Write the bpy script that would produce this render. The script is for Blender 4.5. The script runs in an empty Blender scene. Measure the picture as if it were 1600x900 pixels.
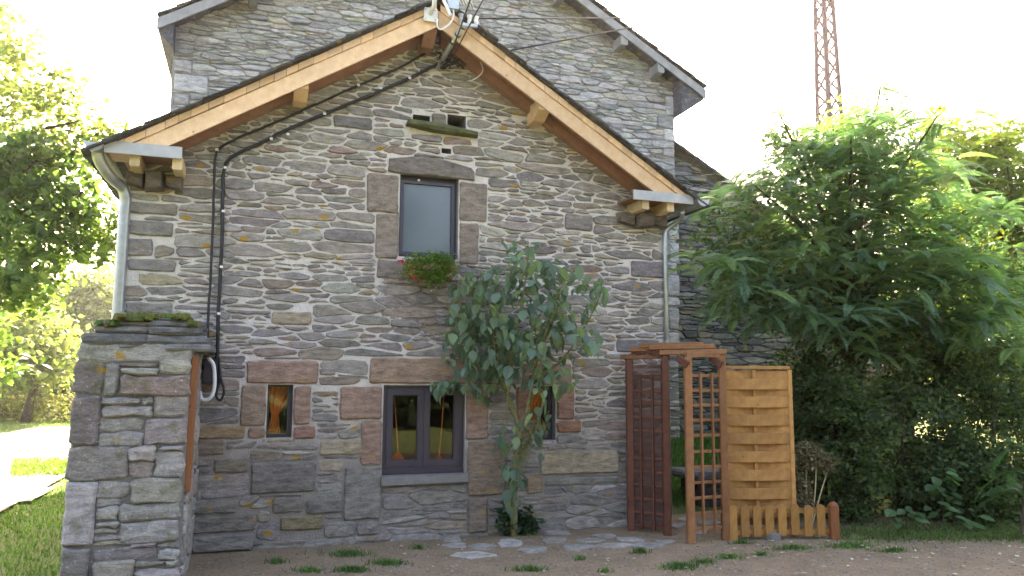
import bpy, math, random
import numpy as np
from mathutils import Vector, Matrix, noise
rnd = random.Random(7)
D = bpy.data; sc = bpy.context.scene; COL = sc.collection

# ------------------------------------------------------------------ camera
CP = np.array([-1.658, -7.66, 1.6]); FOC = 1200.0
YAW, PIT, ROL = .327, .116, .006
_F = np.array([math.sin(YAW)*math.cos(PIT), math.cos(YAW)*math.cos(PIT), math.sin(PIT)])
_R = np.array([math.cos(YAW), -math.sin(YAW), 0.]); _U = np.cross(_R, _F)
_R, _U = math.cos(ROL)*_R+math.sin(ROL)*_U, -math.sin(ROL)*_R+math.cos(ROL)*_U
cam = D.cameras.new('camera'); cam.lens = 27.0; cam.sensor_width = 36; cam.clip_end = 2000; cam.clip_start = .05
co = D.objects.new('camera', cam); COL.objects.link(co)
co.matrix_world = Matrix(((_R[0], _U[0], -_F[0], CP[0]), (_R[1], _U[1], -_F[1], CP[1]), (_R[2], _U[2], -_F[2], CP[2]), (0, 0, 0, 1)))
sc.camera = co
# ------------------------------------------------------------------ sky, sun, exposure
SUN_AZ, SUN_EL = math.radians(12), math.radians(31)
w = D.worlds.new("World"); sc.world = w; w.use_nodes = True
sky = w.node_tree.nodes.new('ShaderNodeTexSky'); sky.sky_type = 'NISHITA'; sky.sun_disc = False
sky.sun_elevation = SUN_EL; sky.sun_rotation = SUN_AZ; sky.dust_density = 5.0; sky.air_density = 1.0; sky.ozone_density = .2
bgn = w.node_tree.nodes['Background']; w.node_tree.links.new(sky.outputs[0], bgn.inputs[0]); bgn.inputs[1].default_value = .13
sun = D.lights.new('sun', 'SUN'); sun.energy = 4.0; sun.angle = math.radians(.5); sun.color = (1, .95, .86)
so = D.objects.new('sun', sun); COL.objects.link(so)
sd = Vector((math.sin(SUN_AZ)*math.cos(SUN_EL), math.cos(SUN_AZ)*math.cos(SUN_EL), math.sin(SUN_EL)))
so.rotation_euler = sd.to_track_quat('Z', 'Y').to_euler(); so.location = (0, 0, 30)
sc.view_settings.view_transform = 'Standard'; sc.view_settings.look = 'None'; sc.view_settings.exposure = 3.18; sc.view_settings.gamma = 1
sc.view_settings.use_white_balance = True; sc.view_settings.white_balance_temperature = 7650; sc.view_settings.white_balance_tint = 19   # photograph balanced for open shade
sc.render.engine = 'CYCLES'; sc.cycles.max_bounces = 8; sc.cycles.transparent_max_bounces = 16

# ------------------------------------------------------------------ surveying helpers (photo point -> real place)
def ray(px, py):
    d = _F+_R*(px-800)/FOC-_U*(py-450)/FOC
    return d
def on_y(px, py, Y=0.): d = ray(px, py); return CP+d*((Y-CP[1])/d[1])
def on_z(px, py, z=0.): d = ray(px, py); return CP+d*((z-CP[2])/d[2])
def at(px, py, dist): return CP+ray(px, py)*dist
def proj(P):
    v = np.asarray(P)-CP; z = v@_F
    return 800+FOC*(v@_R)/z, 450-FOC*(v@_U)/z
def zat(P, py):                       # height above ground point P that shows at row py
    lo, hi = -1., 30.
    for _ in range(40):
        m = (lo+hi)/2
        if proj((P[0], P[1], m))[1] > py: lo = m
        else: hi = m
    return lo
def rect(x0, y0, x1, y1, Y=0.):
    cx, cy = (x0+x1)/2, (y0+y1)/2
    return (on_y(x0, cy, Y)[0], on_y(cx, y1, Y)[2], on_y(x1, cy, Y)[0], on_y(cx, y0, Y)[2])

# ------------------------------------------------------------------ object helpers
def tag(o, label=None, cat=None, group=None, kind=None):
    if label: o['label'] = label
    if cat: o['category'] = cat
    if group: o['group'] = group
    if kind: o['kind'] = kind
    return o
def empty(name, loc, label, cat, group=None):
    o = D.objects.new(name, None); o.location = tuple(loc); COL.objects.link(o); o.empty_display_size = .2
    return tag(o, label, cat, group)
def ploc(p):
    v = Vector((0, 0, 0))
    while p: v += p.location; p = p.parent
    return v
def mesh(name, V, Fc, mat, parent=None, tint=None, smooth=False, kind=None):
    V = np.asarray(V, dtype=np.float64).reshape(-1, 3); c = (V.min(0)+V.max(0))/2
    me = D.meshes.new(name)
    if isinstance(Fc, np.ndarray):
        n, k = Fc.shape; W = (V-c).astype(np.float32)
        me.vertices.add(len(W)); me.vertices.foreach_set('co', W.ravel())
        me.loops.add(n*k); me.loops.foreach_set('vertex_index', Fc.astype(np.int32).ravel())
        me.polygons.add(n); me.polygons.foreach_set('loop_start', np.arange(0, n*k, k, dtype=np.int32))
        me.polygons.foreach_set('loop_total', np.full(n, k, dtype=np.int32)); me.update(calc_edges=True)
    else:
        me.from_pydata((V-c).tolist(), [], Fc); me.update()
    if tint is not None:
        a = me.color_attributes.new('tint', 'FLOAT_COLOR', 'POINT'); t = np.asarray(tint, dtype=np.float32)
        if t.ndim == 1: t = np.tile(t, (len(V), 1))
        a.data.foreach_set('color', np.hstack([t[:, :3], np.ones((len(t), 1), np.float32)]).ravel())
    me.materials.append(mat)
    if smooth: me.polygons.foreach_set('use_smooth', [True]*len(me.polygons))
    o = D.objects.new(name, me); COL.objects.link(o)
    o.location = Vector(c)-ploc(parent)
    if parent: o.parent = parent
    if kind: o['kind'] = kind
    return o
class G:                                # geometry collector
    def __init__(s): s.v = []; s.f = []; s.t = []
    def add(s, V, Fc, t=None):
        b = len(s.v); s.v += [tuple(p) for p in V]; s.f += [tuple(i+b for i in f) for f in Fc]
        if t is not None: s.t += [tuple(t)]*len(V)
        return s
    def box(s, a, b, bev=0.):
        x0, y0, z0 = a; x1, y1, z1 = b
        return s.add([(x0, y0, z0), (x1, y0, z0), (x1, y1, z0), (x0, y1, z0), (x0, y0, z1), (x1, y0, z1), (x1, y1, z1), (x0, y1, z1)],
                     [(0, 3, 2, 1), (4, 5, 6, 7), (0, 1, 5, 4), (1, 2, 6, 5), (2, 3, 7, 6), (3, 0, 4, 7)])
    def bar(s, P, Q, wd, ht, up=(0, 0, 1)):     # box section bar with small chamfer from P to Q
        P = np.array(P, float); Q = np.array(Q, float); d = Q-P; d /= np.linalg.norm(d); up = np.array(up, float)
        sd_ = np.cross(d, up); sd_ /= np.linalg.norm(sd_); u = np.cross(sd_, d)
        c = min(wd, ht)*.12; a, b = wd/2, ht/2
        prof = [(-a+c, -b), (a-c, -b), (a, -b+c), (a, b-c), (a-c, b), (-a+c, b), (-a, b-c), (-a, -b+c)]
        V = [P+sd_*x+u*y for x, y in prof]+[Q+sd_*x+u*y for x, y in prof]
        return s.add(V, [tuple(range(8)), tuple(range(15, 7, -1))]+[(i, i+8, (i+1) % 8+8, (i+1) % 8) for i in range(8)])
    def tube(s, pts, r, n=8, cap=True):
        pts = [np.array(p, float) for p in pts]; m = len(pts)
        rs = list(r) if hasattr(r, '__len__') else [r]*m
        V = []; ref = np.array([.13, .27, 1.]); 
        for i, p in enumerate(pts):
            d = pts[min(i+1, m-1)]-pts[max(i-1, 0)]; d = d/(np.linalg.norm(d)+1e-9)
            a = np.cross(d, ref)
            if np.linalg.norm(a) < .15: a = np.cross(d, (1, 0, 0))
            a /= np.linalg.norm(a); b = np.cross(d, a)
            V += [p+rs[i]*(a*math.cos(k*6.28318/n)+b*math.sin(k*6.28318/n)) for k in range(n)]
        Fc = [(i*n+k, i*n+(k+1) % n, (i+1)*n+(k+1) % n, (i+1)*n+k) for i in range(m-1) for k in range(n)]
        if cap: Fc += [tuple(range(n-1, -1, -1)), tuple((m-1)*n+k for k in range(n))]
        return s.add(V, Fc)
    def prism(s, poly, y0, y1):         # polygon (x,z) extruded in Y
        n = len(poly); V = [(x, y0, z) for x, z in poly]+[(x, y1, z) for x, z in poly]
        return s.add(V, [tuple(range(n)), tuple(range(2*n-1, n-1, -1))]+[(i, i+n, (i+1) % n+n, (i+1) % n) for i in range(n)])
    def ob(s, name, mat, parent=None, smooth=False, kind=None):
        return mesh(name, s.v, s.f, mat, parent, s.t if s.t else None, smooth, kind)
def spline(pts, n=6):
    P = [np.array(p, float) for p in pts]; P = [2*P[0]-P[1]]+P+[2*P[-1]-P[-2]]; out = []
    for i in range(1, len(P)-2):
        for k in range(n):
            t = k/n; a, b, c, d = P[i-1:i+3]
            out.append(.5*((2*b)+(c-a)*t+(2*a-5*b+4*c-d)*t*t+(-a+3*b-3*c+d)*t**3))
    out.append(P[-2]); return out

# ------------------------------------------------------------------ materials
class N:
    def __init__(s, name):
        s.m = D.materials.new(name); s.m.use_nodes = True; s.t = s.m.node_tree; s.t.nodes.clear()
        s.out = s.n('ShaderNodeOutputMaterial'); s.geo = s.n('ShaderNodeNewGeometry')
    def n(s, ty, **k):
        x = s.t.nodes.new(ty)
        for a, b in k.items(): setattr(x, a, b)
        return x
    def l(s, a, b): s.t.links.new(a, b)
    def pos(s, scale=(1, 1, 1), obj=False):
        m = s.n('ShaderNodeMapping'); m.inputs['Scale'].default_value = scale
        s.l(s.n('ShaderNodeTexCoord').outputs['Object'] if obj else s.geo.outputs['Position'], m.inputs['Vector']); return m.outputs[0]
    def noise(s, scale, detail=4, rough=.6, vec=None, st=(1, 1, 1), obj=False):
        x = s.n('ShaderNodeTexNoise'); x.inputs['Scale'].default_value = scale; x.inputs['Detail'].default_value = detail; x.inputs['Roughness'].default_value = rough
        s.l(vec or s.pos(st, obj), x.inputs['Vector']); return x.outputs['Fac']
    def vor(s, scale, feature='F1', st=(1, 1, 1), out='Distance'):
        x = s.n('ShaderNodeTexVoronoi'); x.feature = feature; x.inputs['Scale'].default_value = scale; s.l(s.pos(st), x.inputs['Vector']); return x.outputs[out]
    def ramp(s, fac, lo, hi, a=0., b=1.):
        x = s.n('ShaderNodeMapRange'); x.clamp = True
        for i, v in zip((1, 2, 3, 4), (lo, hi, a, b)): x.inputs[i].default_value = v
        s.l(fac, x.inputs[0]); return x.outputs[0]
    def math(s, op, a, b=None):
        x = s.n('ShaderNodeMath'); x.operation = op
        for i, v in enumerate((a, b)):
            if v is None: continue
            if hasattr(v, 'links'): s.l(v, x.inputs[i])
            else: x.inputs[i].default_value = v
        return x.outputs[0]
    def mix(s, fac, a, b, mode='MIX'):
        x = s.n('ShaderNodeMix'); x.data_type = 'RGBA'; x.blend_type = mode; x.clamp_factor = True
        for sock, v in ((x.inputs[0], fac), (x.inputs[6], a), (x.inputs[7], b)):
            if hasattr(v, 'links'): s.l(v, sock)
            elif isinstance(v, (int, float)): sock.default_value = v
            else: sock.default_value = (*v, 1)
        return x.outputs[2]
    def grey(s, v):
        c = s.n('ShaderNodeCombineColor')
        for i in range(3): s.l(v, c.inputs[i])
        return c.outputs[0]
    def attr(s, nm='tint'): return s.n('ShaderNodeAttribute', attribute_name=nm).outputs['Color']
    def bsdf(s, col, rough=.8, spec=.3, metal=0., bump=None, bd=.01, bs=.6):
        b = s.n('ShaderNodeBsdfPrincipled')
        for k, v in (('Base Color', col), ('Roughness', rough), ('Metallic', metal), ('Specular IOR Level', spec)):
            if hasattr(v, 'links'): s.l(v, b.inputs[k])
            elif k == 'Base Color': b.inputs[k].default_value = (*v, 1)
            else: b.inputs[k].default_value = v
        if bump is not None:
            x = s.n('ShaderNodeBump'); x.inputs['Strength'].default_value = bs; x.inputs['Distance'].default_value = bd
            s.l(bump, x.inputs['Height']); s.l(x.outputs[0], b.inputs['Normal'])
        s.l(b.outputs[0], s.out.inputs[0]); return b
def m_stone(name, lichen=1., lime=.25, moss=0., tintattr=True, col=(.2, .19, .18), white=0.):
    k = N(name); c = k.attr() if tintattr else col
    n1 = k.noise(9, 6, .65, st=(1, 1, 2.6)); n2 = k.noise(55, 4, .7, st=(1, 1, 2)); n3 = k.noise(3.1, 5, .6)
    c = k.mix(1., c, k.grey(k.ramp(n1, .28, .72, .55, 1.42)), 'MULTIPLY')
    c = k.mix(1., c, k.grey(k.ramp(n2, .3, .7, .8, 1.2)), 'MULTIPLY')
    c = k.mix(k.ramp(n3, .55, .75, 0, .35), c, (.25, .19, .14))
    lm = k.math('MULTIPLY', k.ramp(k.noise(14, 8, .72), .57, .66), lime)
    c = k.mix(lm, c, (.55, .52, .48))
    if white: c = k.mix(k.math('MULTIPLY', k.ramp(k.noise(38, 5, .75), .6, .68), white), c, (.6, .6, .57))
    if lichen:
        wob = k.noise(30, 3, .6); v = k.math('ADD', k.vor(3.4, st=(1, 1, 1.8)), k.ramp(wob, .25, .75, -.10, .10))
        spot = k.ramp(v, .17, .12); mask = k.ramp(k.noise(1.3, 2, .5), .45, .5)
        c = k.mix(k.math('MULTIPLY', k.math('MULTIPLY', spot, mask), lichen), c, (.42, .25, .05))
    if moss:
        c = k.mix(k.math('MULTIPLY', k.ramp(k.noise(5, 6, .7), .56, .64), moss), c, (.10, .12, .02))
    h = k.math('ADD', k.math('MULTIPLY', n1, 1.2), k.math('MULTIPLY', n2, .45))
    k.bsdf(c, .92, .15, bump=k.math('ADD', h, k.math('MULTIPLY', k.noise(130, 3, .7), .25)), bd=.022, bs=.95); return k.m
DAMP = on_y(690, 465)
def m_mortar(name, a, b, zlo=None):
    k = N(name); n = k.noise(18, 7, .7); n2 = k.noise(2.2, 4, .6)
    c = k.mix(k.ramp(n, .3, .7), a, tuple(x*.72 for x in a)); c = k.mix(k.ramp(n2, .4, .7), c, b)
    if zlo:
        # damp unpointed patch under the flower box
        vm = k.n('ShaderNodeVectorMath', operation='SUBTRACT'); k.l(k.geo.outputs['Position'], vm.inputs[0]); vm.inputs[1].default_value = (DAMP[0], 0, DAMP[2])
        vs = k.n('ShaderNodeVectorMath', operation='MULTIPLY'); k.l(vm.outputs[0], vs.inputs[0]); vs.inputs[1].default_value = (1.5, 0, 2.1); vl = k.n('ShaderNodeVectorMath', operation='LENGTH'); k.l(vs.outputs[0], vl.inputs[0])
        dm = k.math('ADD', vl.outputs['Value'], k.ramp(n, .3, .7, -.35, .35)); c = k.mix(k.ramp(dm, 1.05, .7), c, (.22, .19, .165))
        # repointed with pale mortar above, older grey joints near the ground
        sp = k.n('ShaderNodeSeparateXYZ'); k.l(k.geo.outputs['Position'], sp.inputs[0])
        zz = k.math('ADD', sp.outputs[2], k.ramp(n2, .3, .7, -.25, .25))
        c = k.mix(k.ramp(zz, 1.5, .75), c, zlo)
    k.bsdf(c, .95, .1, bump=k.math('ADD', n, k.noise(70, 3, .6)), bd=.02, bs=.8); return k.m
def m_wood(name, a, b, rough=.55, axis=(1, 1, 1), knots=True, spec=.35):
    k = N(name); oi = k.n('ShaderNodeObjectInfo')
    wv = k.noise(14, 5, .6, st=axis, obj=True); fine = k.noise(70, 3, .6, st=axis, obj=True)
    c = k.mix(k.ramp(wv, .35, .68), a, b)
    c = k.mix(1., c, k.grey(k.ramp(oi.outputs['Random'], 0, 1, .80, 1.15)), 'MULTIPLY')
    c = k.mix(k.ramp(fine, .5, .75, 0, .35), c, tuple(x*.55 for x in b))
    c = k.mix(k.ramp(k.noise(3.0, 6, .7), .5, .72, 0, .2), c, (a[0]*.35+.11, a[1]*.35+.10, a[2]*.35+.085))
    if knots: c = k.mix(k.ramp(k.vor(5.5), .075, .045, 0, .8), c, tuple(x*.33 for x in b))
    k.bsdf(c, rough, spec, bump=k.math('ADD', wv, fine), bd=.003, bs=.5); return k.m
def m_plain(name, c, rough=.5, spec=.4, metal=0., var=.25, sc_=12):
    k = N(name); n = k.noise(sc_, 5, .65)
    cc = k.mix(k.ramp(n, .3, .7), tuple(x*(1-var) for x in c), tuple(min(1, x*(1+var)) for x in c))
    k.bsdf(cc, rough, spec, metal, bump=n, bd=.002, bs=.4); return k.m
def m_leaf(name, trans=.4, rough=.45, tcol=(1.4, 1.6, .75), spec=.35, obj=False):
    k = N(name); c = k.attr()
    c = k.mix(1., c, k.grey(k.ramp(k.noise(2.3, 3, .5), .3, .7, .75, 1.25)), 'MULTIPLY')
    if obj: c = k.mix(1., c, k.grey(k.ramp(k.n('ShaderNodeObjectInfo').outputs['Random'], 0, 1, .72, 1.3)), 'MULTIPLY')
    b = k.bsdf(c, rough, spec); t = k.n('ShaderNodeBsdfTranslucent'); k.l(k.mix(1., c, tcol, 'MULTIPLY'), t.inputs[0])
    m = k.n('ShaderNodeMixShader'); m.inputs[0].default_value = trans
    k.l(b.outputs[0], m.inputs[1]); k.l(t.outputs[0], m.inputs[2]); k.l(m.outputs[0], k.out.inputs[0]); return k.m
def m_glass(name, rough=.01):
    k = N(name); tr = k.n('ShaderNodeBsdfTransparent'); tr.inputs[0].default_value = (.9, .93, .93, 1)
    gl = k.n('ShaderNodeBsdfGlossy'); gl.inputs['Roughness'].default_value = rough
    fr = k.n('ShaderNodeFresnel'); fr.inputs[0].default_value = 1.4
    m = k.n('ShaderNodeMixShader'); k.l(fr.outputs[0], m.inputs[0]); k.l(tr.outputs[0], m.inputs[1]); k.l(gl.outputs[0], m.inputs[2]); k.l(m.outputs[0], k.out.inputs[0]); return k.m
def m_ground(name, a, b, c2, sc_=1., bd=.03):
    k = N(name); n = k.noise(2.5*sc_, 8, .7); n2 = k.noise(40*sc_, 5, .7); peb = k.vor(60*sc_)
    c = k.mix(k.ramp(n, .35, .65), a, b); c = k.mix(k.ramp(n2, .45, .7, 0, .7), c, c2)
    c = k.mix(k.ramp(k.math('ADD', peb, k.ramp(n2, .3, .7, -.2, .2)), .16, .1, 0, .5), c, tuple(min(.5, x*1.8) for x in a))
    k.bsdf(c, .95, .1, bump=k.math('ADD', k.math('ADD', n, n2), k.math('MULTIPLY', peb, .3)), bd=bd, bs=.7); return k.m

M_ST = m_stone('schist', 1., .3); M_BLK = m_stone('sandstone', .5, .12); M_DRY = m_stone('dry_schist', .7, .25, .0)
M_PIER = m_stone('pier_schist', 1., .35, .45, white=.85); M_SLAB = m_stone('slab_stone', .3, .2, .5)
M_MOR = m_mortar('lime_mortar', (.78, .73, .68), (.62, .575, .53), (.30, .275, .25)); M_MORD = m_mortar('old_mortar', (.17, .165, .16), (.11, .105, .10))
M_MORP = m_mortar('pier_mortar', (.26, .25, .24), (.18, .17, .165)); M_MORB = m_mortar('barn_mortar', (.38, .37, .365), (.28, .27, .265))  # barn mortar lightened too, glare put into the joint colour
M_FASC = m_wood('larch', (.80, .56, .35), (.70, .44, .25), axis=(1, 1, 1)); M_SOFF = m_wood('soffit_wood', (.34, .175, .115), (.25, .12, .078))
M_TRD = m_wood('dark_stained_wood', (.165, .058, .036), (.11, .038, .024), .5); M_TRL = m_wood('orange_stained_wood', (.32, .145, .06), (.23, .095, .04), .5)
M_PAN = m_wood('honey_pine', (.50, .26, .085), (.37, .175, .055), .55); M_PICK = m_wood('picket_pine', (.44, .22, .06), (.32, .15, .04), .55, axis=(3, 3, 1))
M_CUT = m_wood('cut_end_wood', (.62, .47, .28), (.5, .36, .19)); M_POST = m_wood('rusty_orange_wood', (.30, .11, .04), (.22, .08, .03), .6, axis=(3, 3, .5))
M_ZINC = m_plain('zinc', (.40, .43, .45), .38, .5, .7, .18); M_WHITE = m_plain('white_paint', (.75, .76, .76), .4, .5, 0, .06)
M_ZP = m_plain('galvanised_board', (.40, .41, .42), .55, .4, .25, .2, 5)
M_BLACK = m_plain('black_rubber', (.018, .018, .02), .5, .4); M_FRAME = m_plain('plum_paint', (.045, .038, .058), .35, .5, 0, .08)
M_SLATE = m_stone('roof_slate', .4, .3, .0, col=(.09, .09, .1)); M_RUST = m_plain('rusty_steel', (.055, .024, .030), .7, .3, .2, .35)
M_BLIND = m_plain('grey_blind', (.22, .26, .325), .8, .2, 0, .05, 3); M_ORANGE = m_leaf('orange_cloth', .25, .8, (1.4, 1., .6), .1)
M_BV = m_plain('weathered_slate_blue', (.26, .265, .28), .7, .3, 0, .25, 5)
M_ROOM = m_plain('dark_plaster', (.10, .085, .075), .9, .1); M_CEM = m_mortar('cement_sill', (.29, .28, .265), (.22, .21, .20))
M_BARK = m_stone('bark', .0, .1, .3, False, col=(.09, .07, .05)); M_BARKL = m_stone('lichened_bark', .0, .2, .0, False, col=(.22, .21, .09))
M_LEAF = m_leaf('leaf', .50); M_LEAFO = m_leaf('leaf_blade', .46, .4, obj=True); M_LEAFB = m_leaf('bright_leaf', .6, .5, (1.45, 1.5, .85))
M_GRASS = m_leaf('grass', .35, .55); M_PAPER = m_leaf('dry_leaf', .3, .8, (1, 1, 1), .1)
M_DIRT = m_ground('packed_earth', (.31, .228, .148), (.20, .148, .098), (.42, .335, .235)); M_SOIL = m_ground('meadow_soil', (.15, .19, .06), (.20, .22, .09), (.11, .14, .04))
M_ROAD = m_ground('gravel_sunlit_ground', (.36, .33, .28), (.30, .28, .24), (.42, .39, .34)); M_TERRA = m_plain('terracotta', (.36, .14, .08), .8, .2)
M_GLASS = m_glass('glass'); M_GLASSU = m_glass('glass_upper', .12)

# ------------------------------------------------------------------ rubble masonry
def clip(poly, nx, nz, d):              # keep nx*x+nz*z <= d
    out = []; L = len(poly)
    for i in range(L):
        a = poly[i]; b = poly[(i+1) % L]; da = nx*a[0]+nz*a[1]-d; db = nx*b[0]+nz*b[1]-d
        if da <= 0: out.append(a)
        if (da < 0 < db) or (db < 0 < da):
            t = da/(da-db); out.append((a[0]+(b[0]-a[0])*t, a[1]+(b[1]-a[1])*t))
    return out
def area(p): return abs(sum(p[i][0]*p[(i+1) % len(p)][1]-p[(i+1) % len(p)][0]*p[i][1] for i in range(len(p))))/2 if len(p) > 2 else 0
def rubble(outline, a, radii, gap, obst, keep=lambda x, z: True, size=lambda x, z: 1., seed=1, tries=1500, edge=.0):
    R = np.random.RandomState(seed); xs = [p[0] for p in outline]; zs = [p[1] for p in outline]
    P = np.zeros((9000, 3)); n = 0
    if isinstance(radii, dict):             # coursed rubble: patches of uneven courses
        c = radii; px = min(xs)-.2
        while px < max(xs)+.2:
            pw = R.uniform(.7, 1.5); z = min(zs)-.1+R.uniform(-.05, .05)
            while z < max(zs)+.1:
                sz = size(px, z); h = R.choice(c['h'])*R.uniform(.85, 1.15)*sz; x = px+R.uniform(-.15, .1)
                while x < px+pw:
                    w_ = min(c.get('wmax', .5), h*R.uniform(*c['w'])); zc = z+h/2+.05*noise.noise(Vector((x*1.3, z*1.1, seed)))+R.normal()*h*c.get('j', .10); xc = x+w_/2
                    parts = [(xc, zc, h)]
                    q = R.uniform()
                    if q < c.get('split', .18): parts = [(xc+R.uniform(-.05, .05), zc-h*.27, h*.5), (xc+R.uniform(-.05, .05), zc+h*.27, h*.5)]
                    elif q < c.get('split', .18)+.06: parts = [(xc-w_*.28, zc, h*.9), (xc+w_*.25, zc-h*.22, h*.45), (xc+w_*.25, zc+h*.22, h*.45)]
                    for (u, v, hh) in parts:
                        if any(o[0]-.01 < u < o[2]+.01 and o[1]-.006 < v < o[3]+.006 for o in obst): continue
                        if n: 
                            q_ = P[max(0, n-400):n]
                            if ((abs(q_[:, 0]-u) < .06) & (abs(q_[:, 1]-v) < hh*.4)).any(): continue
                        P[n] = (u, v, a*hh/2); n += 1
                    x += w_
                z += h
            px += pw
    else:
     for r0 in radii:
        X = R.uniform(min(xs), max(xs), tries); Z = R.uniform(min(zs), max(zs), tries)
        for x, z in zip(X, Z):
            r = r0*size(x, z); q = P[:n]
            if n and (((q[:, 0]-x)**2+(a*(q[:, 1]-z))**2) < (.88*(q[:, 2]+r))**2).any(): continue
            if any(o[0]-.02 < x < o[2]+.02 and o[1]-.012 < z < o[3]+.012 for o in obst): continue
            P[n] = (x, z, r); n += 1
    P = P[:n]; out = []
    hp = []
    for i in range(len(outline)):
        p, q = outline[i], outline[(i+1) % len(outline)]; nx, nz = (q[1]-p[1]), -(q[0]-p[0]); L = math.hypot(nx, nz); nx /= L; nz /= L
        hp.append((nx, nz, nx*p[0]+nz*p[1]-edge))
    cx, cz = sum(xs)/len(xs), sum(zs)/len(zs)
    hp = [(nx, nz, d) if nx*cx+nz*cz < d else (-nx, -nz, -d-2*edge) for nx, nz, d in hp]
    for i in range(n):
        x, z, r = P[i]
        if any(nx*x+nz*z > d for nx, nz, d in hp) or not keep(x, z): continue
        dd = (P[:, 0]-x)**2+(a*(P[:, 1]-z))**2; idx = np.argsort(dd)[1:26]
        B = max(.3, r*2.2+.02); poly = [(x-B, z-B/a), (x+B, z-B/a), (x+B, z+B/a), (x-B, z+B/a)]
        for j in idx:
            qx, qz, qr = P[j]; nx, nz = 2*(qx-x), 2*a*a*(qz-z); d = qx*qx-x*x+a*a*(qz*qz-z*z)+r*r-qr*qr
            L = math.hypot(nx, nz); g = gap*R.uniform(.25, 1.)
            poly = clip(poly, nx/L, nz/L, d/L-g/2)
            if len(poly) < 3: break
        if len(poly) < 3: continue
        for nx, nz, d in hp: poly = clip(poly, nx, nz, d)
        for o in obst:
            if len(poly) < 3: break
            bx = [p[0] for p in poly]; bz = [p[1] for p in poly]; g = gap*.45
            if min(bx) < o[2]+g and max(bx) > o[0]-g and min(bz) < o[3]+g and max(bz) > o[1]-g:
                best = []
                for nx, nz, d in ((1, 0, o[0]-g), (-1, 0, -o[2]-g), (0, 1, o[1]-g), (0, -1, -o[3]-g)):
                    c = clip(poly, nx, nz, d)
                    if area(c) > area(best): best = c
                poly = best
        if len(poly) > 2 and area(poly) > .0009: out.append(poly)
    return out
def smooth_poly(poly, R, jit=.004, cut=.22):
    q = []
    L = len(poly)
    for i in range(L):                    # drop tiny edges
        if math.dist(poly[i], poly[i-1]) > .008: q.append(poly[i])
    poly = q if len(q) > 2 else poly; out = []
    for i in range(len(poly)):
        a, b = poly[i], poly[(i+1) % len(poly)]; L = math.dist(a, b); c = cut if L > .05 else .35
        ps = [c, 1-c] if L < .16 else [min(c, .02/L*1.3), .5, 1-min(c, .02/L*1.3)]
        for t in ps: out.append((a[0]+(b[0]-a[0])*t+R.uniform(-jit, jit), a[1]+(b[1]-a[1])*t+R.uniform(-jit, jit)))
    return out
def stone_geo(poly, y0, proud, R, inset=.012, tilt=.006):
    n = len(poly); cx = sum(p[0] for p in poly)/n; cz = sum(p[1] for p in poly)/n
    hw = max(abs(p[0]-cx) for p in poly); hh = max(abs(p[1]-cz) for p in poly)
    su = max(.6, 1-inset/hw); sv = max(.5, 1-inset/hh); tx, tz = R.uniform(-tilt, tilt)/max(hw, .05), R.uniform(-tilt, tilt)*2/max(hh, .03)*.5
    V = [(x, y0+.03, z) for x, z in poly]
    V += [(x, y0-proud*.45, z) for x, z in poly]
    V += [(cx+(x-cx)*su, y0-proud*R.uniform(.88, 1.1)-tx*(x-cx)-tz*(z-cz), cz+(z-cz)*sv) for x, z in poly]
    V.append((cx+R.uniform(-.2, .2)*hw, y0-proud*R.uniform(1.0, 1.22), cz+R.uniform(-.2, .2)*hh))
    Fc = []
    for i in range(n):
        j = (i+1) % n
        Fc += [(i, j, n+j, n+i), (n+i, n+j, 2*n+j, 2*n+i), (2*n+i, 2*n+j, 3*n)]
    if sum(poly[i][0]*poly[(i+1) % n][1]-poly[(i+1) % n][0]*poly[i][1] for i in range(n)) < 0: Fc = [f[::-1] for f in Fc]
    return V, Fc
def pick(pal, R, j=.12):
    c = pal[R.choices(range(len(pal)), [p[3] for p in pal])[0]] if isinstance(R, random.Random) else pal[0]
    f = R.uniform(1-j, 1+j); return tuple(min(.9, x*f*R.uniform(.96, 1.04)) for x in c[:3])
PAL = [(.285, .258, .238, 5), (.24, .218, .208, 3), (.32, .29, .265, 3), (.29, .24, .20, 1.5), (.28, .215, .19, .4), (.34, .285, .215, .4), (.38, .355, .325, 1.2)]
PALB = [(.40, .385, .38, 5), (.48, .46, .45, 3), (.32, .31, .31, 2), (.44, .40, .33, .6)]  # barn stones paled: veiling glare put into their colour
def lay(stones, y0, name, mat, parent, pal, seed, proud=(.008, .026), limit=300, cut=.22, jit=.004, inset=.012):
    R = random.Random(seed); st = sorted(stones, key=lambda p: -area(p)); g = G()
    for i, p in enumerate(st):
        q = smooth_poly(p, R, jit, cut); V, Fc = stone_geo(q, y0, R.uniform(*proud), R, inset); t = pick(pal, R)
        if i < limit: mesh(name, V, Fc, mat, parent, t)
        else: g.add(V, Fc, t)
    if g.v: g.ob('small_'+name+'s', mat, parent, kind='stuff')
def block(px, y0, name, mat, parent, tint, proud, R, Y=0., label=None, jit=.006, inset=.014):
    x0, z0, x1, z1 = rect(*px, Y); g = .006 if Y == 0 else .001
    p = [(x0+g, z0+g), (x1-g, z0+g), (x1-g, z1-g), (x0+g, z1-g)]; q = []
    for i in range(4):
        a, b = p[i], p[(i+1) % 4]; L = math.dist(a, b); n = max(2, min(5, int(L/.09))); e = min(.25, .016/L)
        for k in range(n+1):
            t = e+(1-2*e)*k/n; q.append((a[0]+(b[0]-a[0])*t+R.uniform(-jit, jit), a[1]+(b[1]-a[1])*t+R.uniform(-jit, jit)))
    V, Fc = stone_geo(q, y0, proud, R, inset, .003); o = mesh(name, V, Fc, mat, parent, tint)
    if label: o['label'] = label
    return (x0, z0, x1, z1)

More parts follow.
